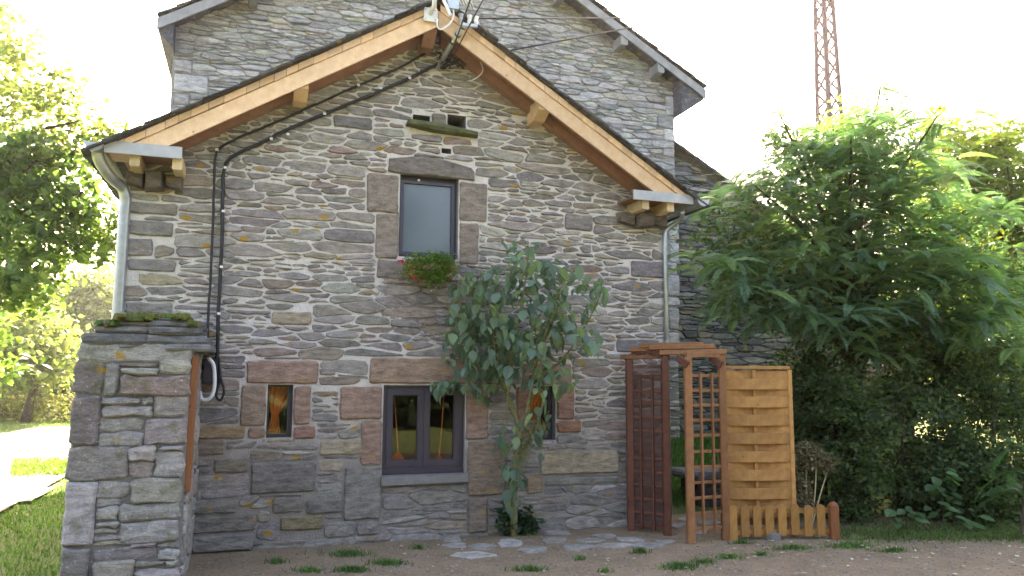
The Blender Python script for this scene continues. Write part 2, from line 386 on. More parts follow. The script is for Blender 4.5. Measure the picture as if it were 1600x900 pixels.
# ------------------------------------------------------------------ ground
YB = 3.5                                # plane of the big barn behind
def gz(x, y):
    z = .03*noise.noise(Vector((x*.6, y*.6, 0)))*max(0, min(1, (abs(y+2.)-1.5)/3))
    if x > 3.1 and y > .6: z += .55*min(1, max(0, (y-.9)/2.2))*min(1, (x-3.1)/.6)
    r = math.hypot(x, y)
    if r > 60: z += min(4., (r-60)*.04)
    return z-.012
xs = np.concatenate([np.linspace(-150, -20, 9), np.linspace(-19, 19, 96), np.linspace(20, 150, 9)])
ys = np.concatenate([np.linspace(-90, -15, 7), np.linspace(-14, 16, 76), np.linspace(18, 220, 16)])
V = [(x, y, gz(x, y)) for y in ys for x in xs]; nx = len(xs)
Fc = [(j*nx+i, j*nx+i+1, (j+1)*nx+i+1, (j+1)*nx+i) for j in range(len(ys)-1) for i in range(nx-1)]
tag(mesh('meadow_ground', V, Fc, M_SOIL, smooth=True), 'green meadow ground running to the woods', None, kind='structure')
def sheet(name, poly, z, mat, label, step=.18, amp=.006):
    xs_ = [p[0] for p in poly]; ys_ = [p[1] for p in poly]; V = []; Fc = []; X = np.arange(min(xs_), max(xs_)+step, step); Y = np.arange(min(ys_), max(ys_)+step, step)
    def inside(x, y):
        c = False; n = len(poly)
        for i in range(n):
            a, b = poly[i], poly[i-1]
            if (a[1] > y) != (b[1] > y) and x < (b[0]-a[0])*(y-a[1])/(b[1]-a[1])+a[0]: c = not c
        return c
    idx = {}
    def vid(i, j):
        if (i, j) not in idx:
            x = X[i]+.3*step*noise.noise(Vector((i*1.7, j*1.3, 2))); y = Y[j]+.3*step*noise.noise(Vector((i*1.3, j*1.9, 7)))
            idx[(i, j)] = len(V); V.append((x, y, z+max(0, gz(x, y))+amp*noise.noise(Vector((x*3, y*3, 1)))))
        return idx[(i, j)]
    for i in range(len(X)-1):
        for j in range(len(Y)-1):
            if inside(X[i]+step/2, Y[j]+step/2): Fc.append((vid(i, j), vid(i+1, j), vid(i+1, j+1), vid(i, j+1)))
    return tag(mesh(name, V, Fc, mat, smooth=True), label, None, kind='structure')
sheet('dirt_yard', [(-3.02, -8.5), (9, -8.5), (11, -2.7), (8.5, -1.3), (6.6, -.45), (4.5, -.1), (4.2, .35), (2.9, .5), (2.8, .4), (-3.02, .4)], .012, M_DIRT, 'packed bare earth yard in front of the stone house')
pth = [on_z(px, py) for px, py in ((-60, 826), (0, 802), (60, 778), (106, 742), (112, 668), (60, 668), (-60, 690))]  # lane outline widened over sunlit ground, its brightness drawn as pale gravel
def inpoly(x, y, poly):
    c = False
    for i in range(len(poly)):
        a, b = poly[i], poly[i-1]
        if (a[1] > y) != (b[1] > y) and x < (b[0]-a[0])*(y-a[1])/(b[1]-a[1])+a[0]: c = not c
    return c
LANE = [(p[0], p[1]) for p in pth]
sheet('sunlit_lane_patch', LANE, .022, M_ROAD, 'pale lane left of the house, widened as a patch of sunlit ground', .14)

# ------------------------------------------------------------------ the stone house
HW, WE, ZE, ZA, OV = 2.769, 2.81, 3.623, 5.359, -.40
SL = (ZA-ZE)/WE
house = empty('stone_house', (0, 0, 0), 'small schist house with larch verge boards and plum window frames, filling the view', 'house')
R1 = random.Random(11)
RED, RED2, GRYB, TANB = (.255, .175, .145), (.235, .14, .115), (.20, .172, .155), (.27, .235, .18)
U_OP = rect(624, 273, 716, 403); L_OP = rect(598, 602, 726, 741); S_OP = rect(417, 601, 457, 684); T_OP = rect(828, 603, 868, 688)
NICHE = (rect(645, 180, 672, 197), rect(699, 180, 728, 201))
blocks = [((606, 245, 742, 272), GRYB, .03), ((572, 272, 623, 333), GRYB, .025), ((586, 334, 623, 404), GRYB, .02), ((588, 406, 640, 436), (.14, .125, .12), .02),
 ((717, 285, 761, 347), GRYB, .02), ((717, 348, 748, 413), (.20, .165, .145), .02), ((640, 406, 717, 420), GRYB, .012),
 ((384, 563, 498, 600), RED, .03), ((375, 601, 416, 667), (.235, .18, .145), .03), ((386, 668, 416, 685), RED, .02), ((458, 603, 486, 664), RED, .025), ((458, 665, 494, 686), RED2, .02), ((417, 685, 458, 692), TANB, .01),
 ((577, 559, 748, 600), (.255, .185, .145), .035), ((530, 603, 597, 656), RED, .03), ((563, 657, 597, 727), RED, .025), ((537, 728, 596, 812), (.185, .18, .175), .03), ((556, 813, 594, 836), (.18, .175, .17), .025),
 ((727, 602, 763, 687), RED, .03), ((729, 688, 790, 774), (.20, .155, .125), .03), ((730, 775, 761, 833), (.18, .15, .13), .03),
 ((816, 567, 893, 602), RED, .03), ((806, 603, 828, 690), RED2, .03), ((869, 602, 897, 656), RED2, .03), ((869, 657, 908, 676), (.235, .13, .09), .03),
 ((391, 722, 494, 770), (.125, .12, .118), .03), ((499, 687, 568, 711), TANB, .02), ((843, 703, 966, 741), TANB, .035), ((477, 779, 535, 803), (.13, .125, .125), .03), ((437, 805, 506, 828), (.19, .165, .11), .03),
 ((882, 335, 926, 361), (.15, .14, .14), .025), ((985, 408, 1037, 434), (.14, .13, .14), .025), ((962, 530, 1030, 552), (.13, .125, .13), .02), ((850, 745, 966, 758), (.19, .19, .18), .02),
 ((424, 486, 487, 508), TANB, .02), ((396, 540, 0, 0), None, 0), ((303, 665, 384, 686), (.24, .18, .115), .02), ((300, 686, 352, 712), (.19, .155, .13), .02), ((333, 715, 388, 740), (.17, .155, .13), .02),
 ((298, 805, 400, 832), (.13, .125, .12), .03), ((300, 780, 372, 803), (.15, .145, .14), .03), ((425, 776, 474, 802), (.17, .16, .15), .025), ((822, 742, 848, 772), (.22, .17, .12), .02),
 ((455, 660, 500, 680), (.15, .145, .14), .0), ((197, 372, 240, 401), (.16, .15, .15), .02), ((198, 405, 276, 425), (.15, .145, .145), .02), ((197, 316, 278, 336), (.16, .15, .14), .02), ((197, 345, 272, 369), (.15, .145, .14), .025), ((195, 472, 270, 492), (.15, .145, .14), .02),
 ((636, 152, 0, 0), None, 0), ((372, 178, 0, 0), None, 0), ((520, 182, 582, 202), (.12, .118, .125), .025), ((700, 160, 0, 0), None, 0)]
obst = [U_OP, L_OP, S_OP, T_OP, NICHE[0], NICHE[1]]
for px, t, pr in blocks:
    if t is None or pr == 0: continue
    if px == (606, 245, 742, 272):       # upper lintel has a low pediment shape
        q = [on_y(x, y) for x, y in ((624, 272), (672, 275), (741, 283), (741, 270), (736, 263), (700, 252), (660, 244), (608, 248), (606, 268))]
        V, Fc = stone_geo([(p[0], p[2]) for p in q], 0, pr, R1, .014, .002); mesh('lintel', V, Fc, M_BLK, house, t); obst.append(rect(606, 248, 742, 276)); continue
    t = tuple(c*f*(1.3 if max(t) > .165 else 1.6) for c, f in zip(t, (1.04, 1., .94)))
    nm = 'lintel' if px in ((384, 563, 498, 600), (577, 559, 748, 600), (816, 567, 893, 602)) else 'stone_block'
    obst.append(block(px, 0, nm, M_BLK, house, t, pr, R1))
sill_r = rect(594, 741, 731, 757); x0, z0, x1, z1 = sill_r; obst.append(sill_r)
V, Fc = stone_geo([(x0, z0), (x1, z0+.01), (x1, z1), ((x0+x1)/2, z1), (x0, z1), (x0-.01, (z0+z1)/2)], 0, .07, R1, .012); mesh('cement_sill', V, Fc, M_CEM, house, (.3, .31, .31))
NS = rect(633, 195, 745, 212); obst.append(NS); V, Fc = stone_geo([(NS[0], NS[1]+.06), (NS[0]+.3, NS[1]+.02), (NS[2], NS[1]+.01), (NS[2], NS[1]+.05), (NS[0]+.35, NS[3]-.01), (NS[0]+.02, NS[3])], 0, .11, R1); mesh('mossy_ledge', V, Fc, M_SLAB, house, (.12, .13, .07))
obst.append(block((673, 178, 698, 198), 0, 'stone_block', M_BLK, house, (.2, .17, .14), .04, R1))
obst.append(rect(690, 232, 705, 240))
zl = lambda x: ZA-.05-abs(x)*SL
outline = [(-HW, -.03), (HW, -.03), (HW, zl(HW)), (0, zl(0)), (-HW, zl(HW))]
szf = lambda x, z: 1.35 if z < .85 else (1.12 if z < 1.25 else 1.)
stn = rubble(outline, 4.2, dict(h=[.046, .058, .068, .078, .092, .115], w=(1.9, 5.4), j=.16, split=.16), .024, obst, size=szf, seed=4, tries=1500)
lay(stn, 0, 'stone', M_ST, house, PAL, 5, (.007, .022), jit=.0075, inset=.009)
# mortar core with the openings left out
def wall_core(name, x0, x1, z0, ztop, holes, Y, mat, parent, amp=.013, step=.045, thick=0):
    X = sorted(set(np.round(np.concatenate([np.arange(x0, x1, step), [x1]]+[[h[0], h[2]] for h in holes]), 4)))
    Z = sorted(set(np.round(np.concatenate([np.arange(z0, max(ztop(x0), ztop((x0+x1)/2), ztop(x1), ztop(0)), step)]+[[h[1], h[3]] for h in holes]), 4)))
    V = []; Fc = []
    for z in Z:
        for x in X:
            on = any(abs(x-h[0]) < 1e-3 or abs(x-h[2]) < 1e-3 or abs(z-h[1]) < 1e-3 or abs(z-h[3]) < 1e-3 for h in holes)
            V.append((x, Y-(0 if on else amp*noise.noise(Vector((x*9, 3, z*14)))+.4*amp*noise.noise(Vector((x*30, 5, z*30)))), min(z, ztop(x))))
    n = len(X)
    for j in range(len(Z)-1):
        for i in range(n-1):
            cx, cz = (X[i]+X[i+1])/2, (Z[j]+Z[j+1])/2
            if any(h[0] < cx < h[2] and h[1] < cz < h[3] for h in holes): continue
            if Z[j] > max(ztop(X[i]), ztop(X[i+1])): continue
            Fc.append((j*n+i, j*n+i+1, (j+1)*n+i+1, (j+1)*n+i))
    return mesh(name, V, Fc, mat, parent, smooth=True)
HOLES = [U_OP, L_OP, S_OP, T_OP, *NICHE, rect(690, 232, 705, 240)]
wall_core('mortar', -HW, HW, -.1, lambda x: zl(x)+.02, HOLES, 0, M_MOR, house)
for h in HOLES:                           # reveals: one ring per opening
    d = .22 if h in (U_OP, L_OP, S_OP, T_OP) else .35; x0, z0, x1, z1 = h; t = .03; V = []
    for (e, y) in ((0, .002), (t, .002), (t, d), (0, d)): V += [(x0-e, y, z0-e), (x1+e, y, z0-e), (x1+e, y, z1+e), (x0-e, y, z1+e)]
    Fc = [(a*4+i, a*4+(i+1) % 4, ((a+1) % 4)*4+(i+1) % 4, ((a+1) % 4)*4+i) for a in range(4) for i in range(4)]
    if d > .3: Fc.append((12, 13, 14, 15))
    mesh('reveal', V, Fc, M_CEM, house)
g = G(); g.box((-HW+.01, .24, -.1), (-HW+.2, YB, ZE)); g.box((HW-.2, .24, -.1), (HW-.01, YB, ZE)); g.ob('side_wall', M_MOR, house)
g = G(); g.box((-HW+.2, .24, -.05), (HW-.2, YB-.1, 0.0)); g.box((-HW+.2, .24, 2.15), (HW-.2, YB-.1, 2.25)); g.box((-HW+.2, YB-.15, 0), (HW-.2, YB-.1, 4)); g.ob('inner_floor', M_ROOM, house)
g = G(); g.prism([(-HW+.2, 2.2), (HW-.2, 2.2), (HW-.2, 3.4), (0, 5.0), (-HW+.2, 3.4)], .55, .6); g.ob('inner_partition', M_ROOM, house)

# windows
def bars(g, x0, z0, x1, z1, w_, ya, yb, wb=None, wt=None):
    wb = wb or w_; wt = wt or w_
    g.box((x0, ya, z0), (x0+w_, yb, z1)); g.box((x1-w_, ya, z0), (x1, yb, z1)); g.box((x0+w_, ya, z0), (x1-w_, yb, z0+wb)); g.box((x0+w_, ya, z1-wt), (x1-w_, yb, z1))
def pane(x0, z0, x1, z1, y, parent, mat=None): G().box((x0, y, z0), (x1, y+.004, z1)).ob('pane', mat or M_GLASS, parent)
x0, z0, x1, z1 = U_OP
g = G(); bars(g, x0, z0, x1, z1, .018, .09, .15, .03, .055); fr = g.ob('window_frame', M_FRAME, house)
g = G(); bars(g, x0+.02, z0+.032, x1-.02, z1-.057, .035, .075, .13, .035, .03); sash = g.ob('window_sash', M_FRAME, fr)
G().box((x0+.03, .098, z0+.05), (x1-.03, .102, z1-.08)).ob('pane', M_GLASSU, fr)
G().box((x0+.02, .125, z0+.04), (x1-.02, .13, z1-.06)).ob('window_blind', M_BLIND, fr)
c = on_y(654, 282, .08); G().box((c[0]-.012, .06, c[2]-.01), (c[0]+.012, .088, c[2]+.01)).ob('catch', M_WHITE, fr)
x0, z0, x1, z1 = L_OP
g = G(); bars(g, x0, z0, x1, z1, .04, .05, .12, .075, .035); g.box((x0, .035, z0+.005), (x1, .05, z0+.045)); fr = g.ob('window_frame', M_FRAME, house)
mx = (x0+x1)/2
for a, b in ((x0+.042, mx-.002), (mx+.002, x1-.042)):
    g = G(); bars(g, a, z0+.077, b, z1-.037, .055, .04, .1); sh = g.ob('casement', M_FRAME, fr)
    g = G(); bars(g, a+.055, z0+.132, b-.055, z1-.092, .01, .052, .06); g.ob('glazing_bead', M_FRAME, fr)
    pane(a+.05, z0+.127, b-.05, z1-.087, .068, fr)
for (x0, z0, x1, z1) in (S_OP, T_OP):
    g = G(); bars(g, x0, z0, x1, z1, .016, .10, .15, .03, .02); g.box((x1-.045, .09, z0+.03), (x1-.016, .14, z1-.02)); fr = g.ob('window_frame', M_FRAME, house); pane(x0+.01, z0+.02, x1-.03, z1-.01, .12, fr)
def curtain(op, lab, wid=1.15, side=0):
    x0, z0, x1, z1 = op; W = (x1-x0); V = []; nu, nv = 40, 22
    for j in range(nv+1):
        t = j/nv; z = z1+.02-(z1-z0-.01)*t
        if t < .62: k = (1-t/.62); wdt = W*(.30+(wid-.30)*k**.8); cx = x0+.03+W*(.22+.24*k)
        else: k = (t-.62)/.38; wdt = W*(.28+.22*k); cx = x0+.03+W*(.22-.03*k)
        for i in range(nu+1):
            u = i/nu; V.append((cx+(u-.5)*wdt, .20+.016*math.sin(u*30+2*math.sin(t*3))*(.5+.5*t)+.01*math.sin(u*11), z))
    Fc = [(j*(nu+1)+i, j*(nu+1)+i+1, (j+1)*(nu+1)+i+1, (j+1)*(nu+1)+i) for j in range(nv) for i in range(nu)]
    g = G().add(V, Fc, (.95, .32, .06)); tag(g.ob('curtain', M_ORANGE, smooth=True), lab, 'curtain')
curtain(S_OP, 'orange curtain gathered to the left behind the small left window')
curtain(T_OP, 'orange curtain in the small window half hidden by the leafy tree')
for (xa, ya), (xb, yb), sc_, lab in (((615, 612), (622, 706), 1., 'orange cord with large frayed tassel behind the left casement'), ((694, 612), (686, 712), .72, 'orange cord with small tassel behind the right casement')):
    P = on_y(xa, ya, .22); Q = on_y(xb, yb, .22); e = empty('curtain_tie', Q, lab, 'curtain tie')
    G().tube([P, (P+Q)/2+np.array([.004, 0, 0]), Q], .006, 6).add([], []).ob('cord', D.materials.get('cordmat') or m_plain('cordmat', (.75, .2, .05), .8), e)
    V = []; Fc = []
    for k in range(60):
        an = rnd.uniform(0, 6.28); l = sc_*rnd.uniform(.07, .11); s = sc_*rnd.uniform(.02, .10); b = len(V); t = np.array([math.cos(an)*s, math.sin(an)*s*.5, -l])
        V += [Q+np.array([-.004, 0, .01]), Q+np.array([.004, 0, .01]), Q+t+np.array([.005, 0, 0]), Q+t-np.array([.005, 0, 0])]; Fc.append((b, b+1, b+2, b+3))
    mesh('tassel', V, Fc, M_ORANGE, e, (.75, .17, .03))

# roof: boards, soffit, slates
def slope_poly(s, xa, xb, o0, o1):      # band between vertical offsets o0 (top) and o1 below verge line
    return [(s*xa, ZA-xa*SL-o0), (s*xb, ZA-xb*SL-o0), (s*xb, ZA-xb*SL-o1), (s*xa, ZA-xa*SL-o1)]
for s in (-1, 1):
    H = .235
    poly = [(s*.003, ZA-.07), (s*(WE-.11), ZE+.068-.07), (s*(WE-.11), ZE), (s*(WE-H/SL), ZE), (s*.003, ZA-H)]
    G().prism(poly, OV, OV+.028).ob('verge_board', M_FASC, house)
    x = .02
    while x < WE-.02:
        l = rnd.uniform(.10, .19); xe = min(WE+.01, x+l)
        G().prism(slope_poly(s, x+.0025, xe-.0025, -.004+rnd.uniform(-.004, .004), .062+rnd.uniform(-.004, .006)), OV-.016+rnd.uniform(-.003, .003), OV+.03).ob('verge_batten', M_FASC, house); x = xe
    for k in range(4): G().prism(slope_poly(s, .01, WE-.3 if k < 9 else WE, .09, .105), OV+.03+k*.092, OV+.03+k*.092+.089).ob('soffit_plank', M_SOFF, house)
    G().prism(slope_poly(s, .1, WE-.36, .106, .22), OV+.29, OV+.385).ob('rafter', M_SOFF, house)
    G().prism(slope_poly(s, .0, WE+.05, -.012, .0), OV-.01, YB+.05).ob('roof_deck', M_SOFF, house)
    # slates: course by course; verge slates are parts, the hidden rest is stuff
    rest = G(); x = .03; Rr = random.Random(21+s)
    rows = int(WE/.155)+1
    for r in range(rows):
        xa = r*.155; xb = xa+.30; y = OV-.05-Rr.uniform(0, .055)
        while y < YB+.05:
            wd = Rr.uniform(.16, .3); th = Rr.uniform(.011, .024); lift = .008+Rr.uniform(0, .012)
            za, zb = ZA-xa*SL+lift, ZA-xb*SL+lift+.020
            V = [(s*xa, y, za), (s*xb, y+Rr.uniform(-.01, .01), zb), (s*(xb+Rr.uniform(-.02, .02)), y+wd-.006, zb), (s*xa, y+wd-.006, za)]
            V = V+[(p[0], p[1], p[2]+th) for p in V]; Fq = [(0, 3, 2, 1), (4, 5, 6, 7), (0, 1, 5, 4), (1, 2, 6, 5), (2, 3, 7, 6), (3, 0, 4, 7)]
            t = (.085*Rr.uniform(.7, 1.4),)*3
            if y < OV+.0: mesh('slate', V, Fq, M_SLATE, house, t)
            else: rest.add(V, Fq, t)
            y += wd
    rest.ob('roof_slates', M_SLATE, house, kind='stuff')
for px, py, sgn, lh in ((668, 45, 0, .24), (470, 135, -1, .2), (842, 175, 1, .2)):
    P = on_y(px, py, -.2); x = P[0]; zt = ZA-abs(x)*SL-.11; wd = .065
    g = G(); z0 = zt-lh; n = [(x-wd, -.36), (x+wd, -.36)]
    V = [(x-wd, -.365, zt-.02-(abs(x)*0)), (x+wd, -.365, zt-.02), (x+wd, .0, zt+.0), (x-wd, .0, zt+.0), (x-wd, -.365, zt-.13), (x+wd, -.365, zt-.13), (x+wd, .0, z0), (x-wd, .0, z0), (x-wd, -.2, z0), (x+wd, -.2, z0)]
    Fq = [(0, 1, 2, 3), (0, 4, 5, 1), (4, 8, 9, 5), (8, 7, 6, 9), (0, 3, 7, 8, 4), (1, 5, 9, 6, 2)]
    mesh('purlin_end', V, Fq, M_SOFF if sgn == 0 else M_FASC, house)
# boxed eaves with grey boards, beam ends, corbels
for (px, beams, s) in (((163, 228, 285, 244), (210, 277), -1), ((989, 303, 1082, 319), (1009, 1048), 1)):
    r = rect(*px, OV); xa, xb = r[0], r[2]; zt = ZE-.004; zb = zt-.105
    G().box((xa, OV-.02, zb), (xb, OV+.005, zt)).ob('eaves_board', M_ZP, house)
    G().box((xa+.01, OV+.006, zb+.03), (xb-.01, .0, zb+.045)).ob('soffit_plank', M_SOFF, house)
    for k, bx in enumerate(beams):
        c = on_y(bx, 258 if s < 0 else 328, OV+.03)
        G().bar((c[0], OV+.03, zb-.03), (c[0], .3, zb-.03), .085, .12).ob('beam_end', M_CUT, house)
    xx = (beams[0], beams[1])
    e0 = (xa+.13, xb) if s < 0 else (xa, xb-.13)
    for k in range(3):
        a = e0[0]+(e0[1]-e0[0])*k/3; b = e0[0]+(e0[1]-e0[0])*(k+1)/3
        V, Fc = stone_geo([(a, zb-.24+.06*((k+s) % 2)), (b-.01, zb-.22), (b-.01, zb-.06), (a, zb-.07)], 0, .10+.06*(k % 2), R1); mesh('corbel', V, Fc, M_BLK, house, (.15, .125, .11))
# gutters and pipes
def gutter(cx, cz, y0, y1, lab, pipe, r_pipe, nm):
    e = empty('rain_gutter', (cx, y0, cz), lab, 'gutter'); n = 10; r = .075; V = []
    for y in (y0, y1):
        for k in range(n+1):
            a = math.pi+math.pi*k/n; V.append((cx+r*math.cos(a), y, cz+r*math.sin(a)))
        for k in range(n+1):
            a = 2*math.pi-math.pi*k/n; V.append((cx+(r-.006)*math.cos(a), y, cz+(r-.006)*math.sin(a)))
    m = 2*n+2; Fc = [(k, (k+1) % m, m+(k+1) % m, m+k) for k in range(m)]; mesh('trough', V, Fc, M_ZINC, e, smooth=False)
    g = G(); V = [(cx+r*math.cos(math.pi+math.pi*k/n), y0-.002, cz+r*math.sin(math.pi+math.pi*k/n)) for k in range(n+1)]; V += [(p[0], p[1]+.01, p[2]) for p in V]
    g.add(V, [tuple(range(n+1)), tuple(range(2*n+1, n, -1))]+[(k, k+n+1, k+n+2, k+1) for k in range(n)]+[(n, 2*n+1, n+1, 0)]); g.ob('end_cap', M_ZINC, e)
    G().tube([(cx-r+.004, y0, cz+.002), (cx-r+.004, y1, cz+.002)], .011, 6).tube([(cx+r-.004, y0, cz+.002), (cx+r-.004, y1, cz+.002)], .008, 6).ob('rolled_edge', M_ZINC, e)
    G().tube(pipe, r_pipe, 14).ob('downpipe', M_ZINC, e, smooth=True)
    return e
gl = on_y(148, 224, -.42); P = [on_y(x, y, Y) for x, y, Y in ((152, 236, -.33), (156, 252, -.3), (172, 276, -.2), (190, 292, -.06), (196, 308, -.03), (195, 325, -.02))]
Pe = P[-1].copy(); 
e = gutter(gl[0], gl[2], -.46, 1.2, 'grey zinc gutter and fat downpipe at the left eave above the pier', spline(P, 4)+[np.array([Pe[0], -.02, 1.2]), np.array([Pe[0], -.02, .1])], .05, 0)
for z in (2.95, 2.15): G().tube([(Pe[0], -.02, z), (Pe[0], -.02, z+.03)], .056, 14).ob('pipe_clip', M_ZINC, e)
gr = on_y(1096, 313, -.42); P = [on_y(x, y, Y) for x, y, Y in ((1066, 330, -.3), (1064, 342, -.22), (1050, 353, -.1), (1041, 361, -.05), (1039, 372, -.045))]
Pe = P[-1].copy()
e = gutter(gr[0], gr[2], -.46, 1.2, 'grey zinc gutter and thin downpipe at the right eave behind the garden arch', spline(P, 4)+[np.array([Pe[0], -.045, .1])], .027, 0)
for z in (3.0, 2.0): G().tube([(Pe[0], -.045, z), (Pe[0], -.045, z+.025)], .033, 12).ob('pipe_clip', M_ZINC, e)

# ------------------------------------------------------------------ the barn behind and the drystone wall on the right
def yb(px, py): p = on_y(px, py, YB); return p[0], p[2]
barn = empty('stone_barn', (0, YB, 0), 'tall grey schist barn whose gable rises behind the small house', 'barn')
bl = yb(272, 60)[0]; br = yb(1053, 210)[0]; zbl = yb(272, 42)[1]; zbr = yb(1053, 140)[1]
a1 = yb(250, 46); a2 = yb(365, 0); b1 = yb(1085, 152); b2 = yb(880, -4)
sl1 = (a2[1]-a1[1])/(a2[0]-a1[0]); sl2 = (b1[1]-b2[1])/(b1[0]-b2[0])
bx = (b1[1]-a1[1]+sl1*a1[0]-sl2*b1[0])/(sl1-sl2); bz = a1[1]+sl1*(bx-a1[0])
print('barn', bl, br, a1, b1, 'apex', bx, bz, sl1, sl2)
btop = lambda x: (a1[1]+sl1*(x-a1[0]) if x < bx else b1[1]+sl2*(x-b1[0]))-.04
def seen(x, z, Y):
    px, py = proj((x, Y, z))
    if px < -60 or px > 1660 or py < -90: return False
    q = on_y(px, py, -.3)
    return not (abs(q[0]) < HW-.15 and q[2] < ZA-.3-abs(q[0])*SL)
ol = [(bl, -.1), (br, -.1), (br, btop(br)), (bx, btop(bx)), (bl, btop(bl))]
def bq(px): return rect(*px, YB)
bobs = []; RB = random.Random(5)
for px in ((1040, 152, 1054, 181), (1027, 181, 1053, 201), (1037, 203, 1053, 221), (1018, 221, 1051, 231), (1035, 233, 1053, 245), (272, 94, 300, 114), (272, 118, 325, 145), (272, 147, 296, 164), (1045, 335, 1060, 375), (1046, 380, 1061, 410), (1043, 430, 1061, 462), (1043, 465, 1061, 478), (1045, 482, 1060, 515), (1044, 520, 1060, 545), (330, 110, 0, 0)):
    if px[2]: bobs.append(block(px, YB, 'quoin', M_DRY, barn, pick(PALB, RB), .03, RB, YB, jit=.01))
bst = rubble(ol, 4.2, dict(h=[.045, .056, .068, .085, .11], w=(1.9, 5.2), j=.14, split=.2), .015, bobs, keep=lambda x, z: seen(x, z, YB), seed=9, tries=2600)
lay(bst, YB, 'stone', M_DRY, barn, PALB, 6, (.012, .035))
wall_core('mortar', bl, br, -.1, lambda x: btop(x), [], YB, M_MORB, barn, step=.14)
g = G(); g.box((bl+.01, YB+.02, -.1), (bl+.3, YB+7, zbl-.1)); g.box((br-.3, YB+.02, -.1), (br-.01, YB+7, zbr-.1)); g.ob('side_wall', M_MORB, barn)
for s_, (P, slp, xa, nm) in enumerate(((a1, sl1, a1[0], 0), (b1, sl2, b1[0], 1))):
    V0 = (P[0], P[1]); 
    top = [(P[0], P[1]), (bx, bz)]
    g = G(); g.prism([(P[0], P[1]-.07), (bx, bz-.07), (bx, bz+.01), (P[0], P[1]+.01)], YB-.32, YB+7); g.ob('roof_deck', M_SLATE, barn)
    g = G(); g.prism([(P[0], P[1]-.15), (bx, bz-.15), (bx, bz-.0), (P[0], P[1]-.0)], YB-.36, YB-.33); g.ob('verge_board', M_BV, barn)
    k = 0; L = abs(bx-P[0]); n = int(L/.22)
    for i in range(n):
        x_a = P[0]+(bx-P[0])*i/n; x_b = P[0]+(bx-P[0])*(i+1.25)/n; z_a = P[1]+slp*(x_a-P[0]); z_b = P[1]+slp*(x_b-P[0])
        G().prism([(x_a, z_a+.045), (x_b, z_b+.02), (x_b, z_b+.045), (x_a, z_a+.07)], YB-.40+RB.uniform(-.015, .015), YB-.05).ob('slate', M_SLATE, barn).data.color_attributes.new('tint', 'FLOAT_COLOR', 'POINT').data.foreach_set('color', [.09, .09, .1, 1]*8)
for px, py in ((395, 8), (868, 8), (962, 78), (1018, 125)):
    q = yb(px, py); G().bar((q[0], YB-.33, btop(q[0])-.14), (q[0], YB+.1, btop(q[0])-.14), .12, .18).ob('purlin_end', M_BV, barn)
# left eave soffit: projecting eave seen from below
G().prism([(a1[0], a1[1]-.1), (bl+.02, a1[1]+sl1*(bl-a1[0])-.1), (bl+.02, a1[1]-.35), (a1[0]+.02, a1[1]-.16)], YB-.3, YB+7).ob('eaves_board', M_SLATE, barn)
G().prism([(b1[0], b1[1]-.1), (br-.02, b1[1]+sl2*(br-b1[0])-.1), (br-.02, b1[1]-.45), (b1[0]-.02, b1[1]-.16)], YB-.3, YB+7).ob('eaves_board', M_SLATE, barn)
for o in barn.children:
    if o.type == 'MESH' and not o.data.color_attributes.get('tint') and o.data.materials[0] == M_SLATE:
        o.data.color_attributes.new('tint', 'FLOAT_COLOR', 'POINT').data.foreach_set('color', [.10, .10, .12, 1]*len(o.data.vertices))
# drystone wing
YW = YB+.35
wing = empty('drystone_wing', (6, YW, 0), 'low dark drystone building to the right of the barn behind the garden arch and tree', 'outbuilding')
wl = on_y(1054, 300, YW)[0]-.25; p1 = on_y(1058, 238, YW); p2 = on_y(1110, 275, YW); wr = on_y(1420, 500, YW)[0]
ws = (p2[2]-p1[2])/(p2[0]-p1[0]); wtop = lambda x: max(2.2, p1[2]+ws*(x-p1[0])-.05)
wx = p1[0]+(2.2-p1[2]+.05)/ws
ol = [(wl, .2), (wr, .2), (wr, 2.2), (min(wx, wr-.05), 2.2), (wl, wtop(wl))]
ol = [(wl, .2), (wr, .2), (wr, max(2.2, wtop(wr))), (wl, wtop(wl))]
PALW = [(.17, .168, .168, 5), (.24, .235, .23, 3), (.12, .12, .122, 2.5), (.23, .205, .14, .7), (.30, .295, .28, 1)]
wst = rubble(ol, 4.6, dict(h=[.05, .06, .075, .09, .12], w=(2., 5.5), j=.08, split=.2), .012, [], keep=lambda x, z: z < wtop(x)-.02 and seen(x, z, YW) and proj((x, YW, z))[1] < 760, seed=12, tries=1700)
lay(wst, YW, 'stone', M_DRY, wing, PALW, 8, (.02, .06), jit=.005, cut=.15)
wall_core('mortar', wl, wr, .1, lambda x: wtop(x), [], YW, M_MORD, wing, step=.16)
Pm = p1; n = 16
for i in range(n):
    xa = p1[0]-.35+(wr-p1[0])*i/n; xb = xa+(wr-p1[0])*1.25/n; za, zb = wtop(xa)+.05, wtop(xb)+.05
    G().add([(x, y, z) for (x, z) in ((xa, za+.02), (xb, zb), (xb, zb+.04), (xa, za+.06)) for y in (YW-.2, YW+2.5)], [(0, 2, 4, 6), (7, 5, 3, 1), (0, 1, 3, 2), (2, 3, 5, 4), (4, 5, 7, 6), (6, 7, 1, 0)], (.10, .10, .11)).ob('slate', M_SLATE, wing)

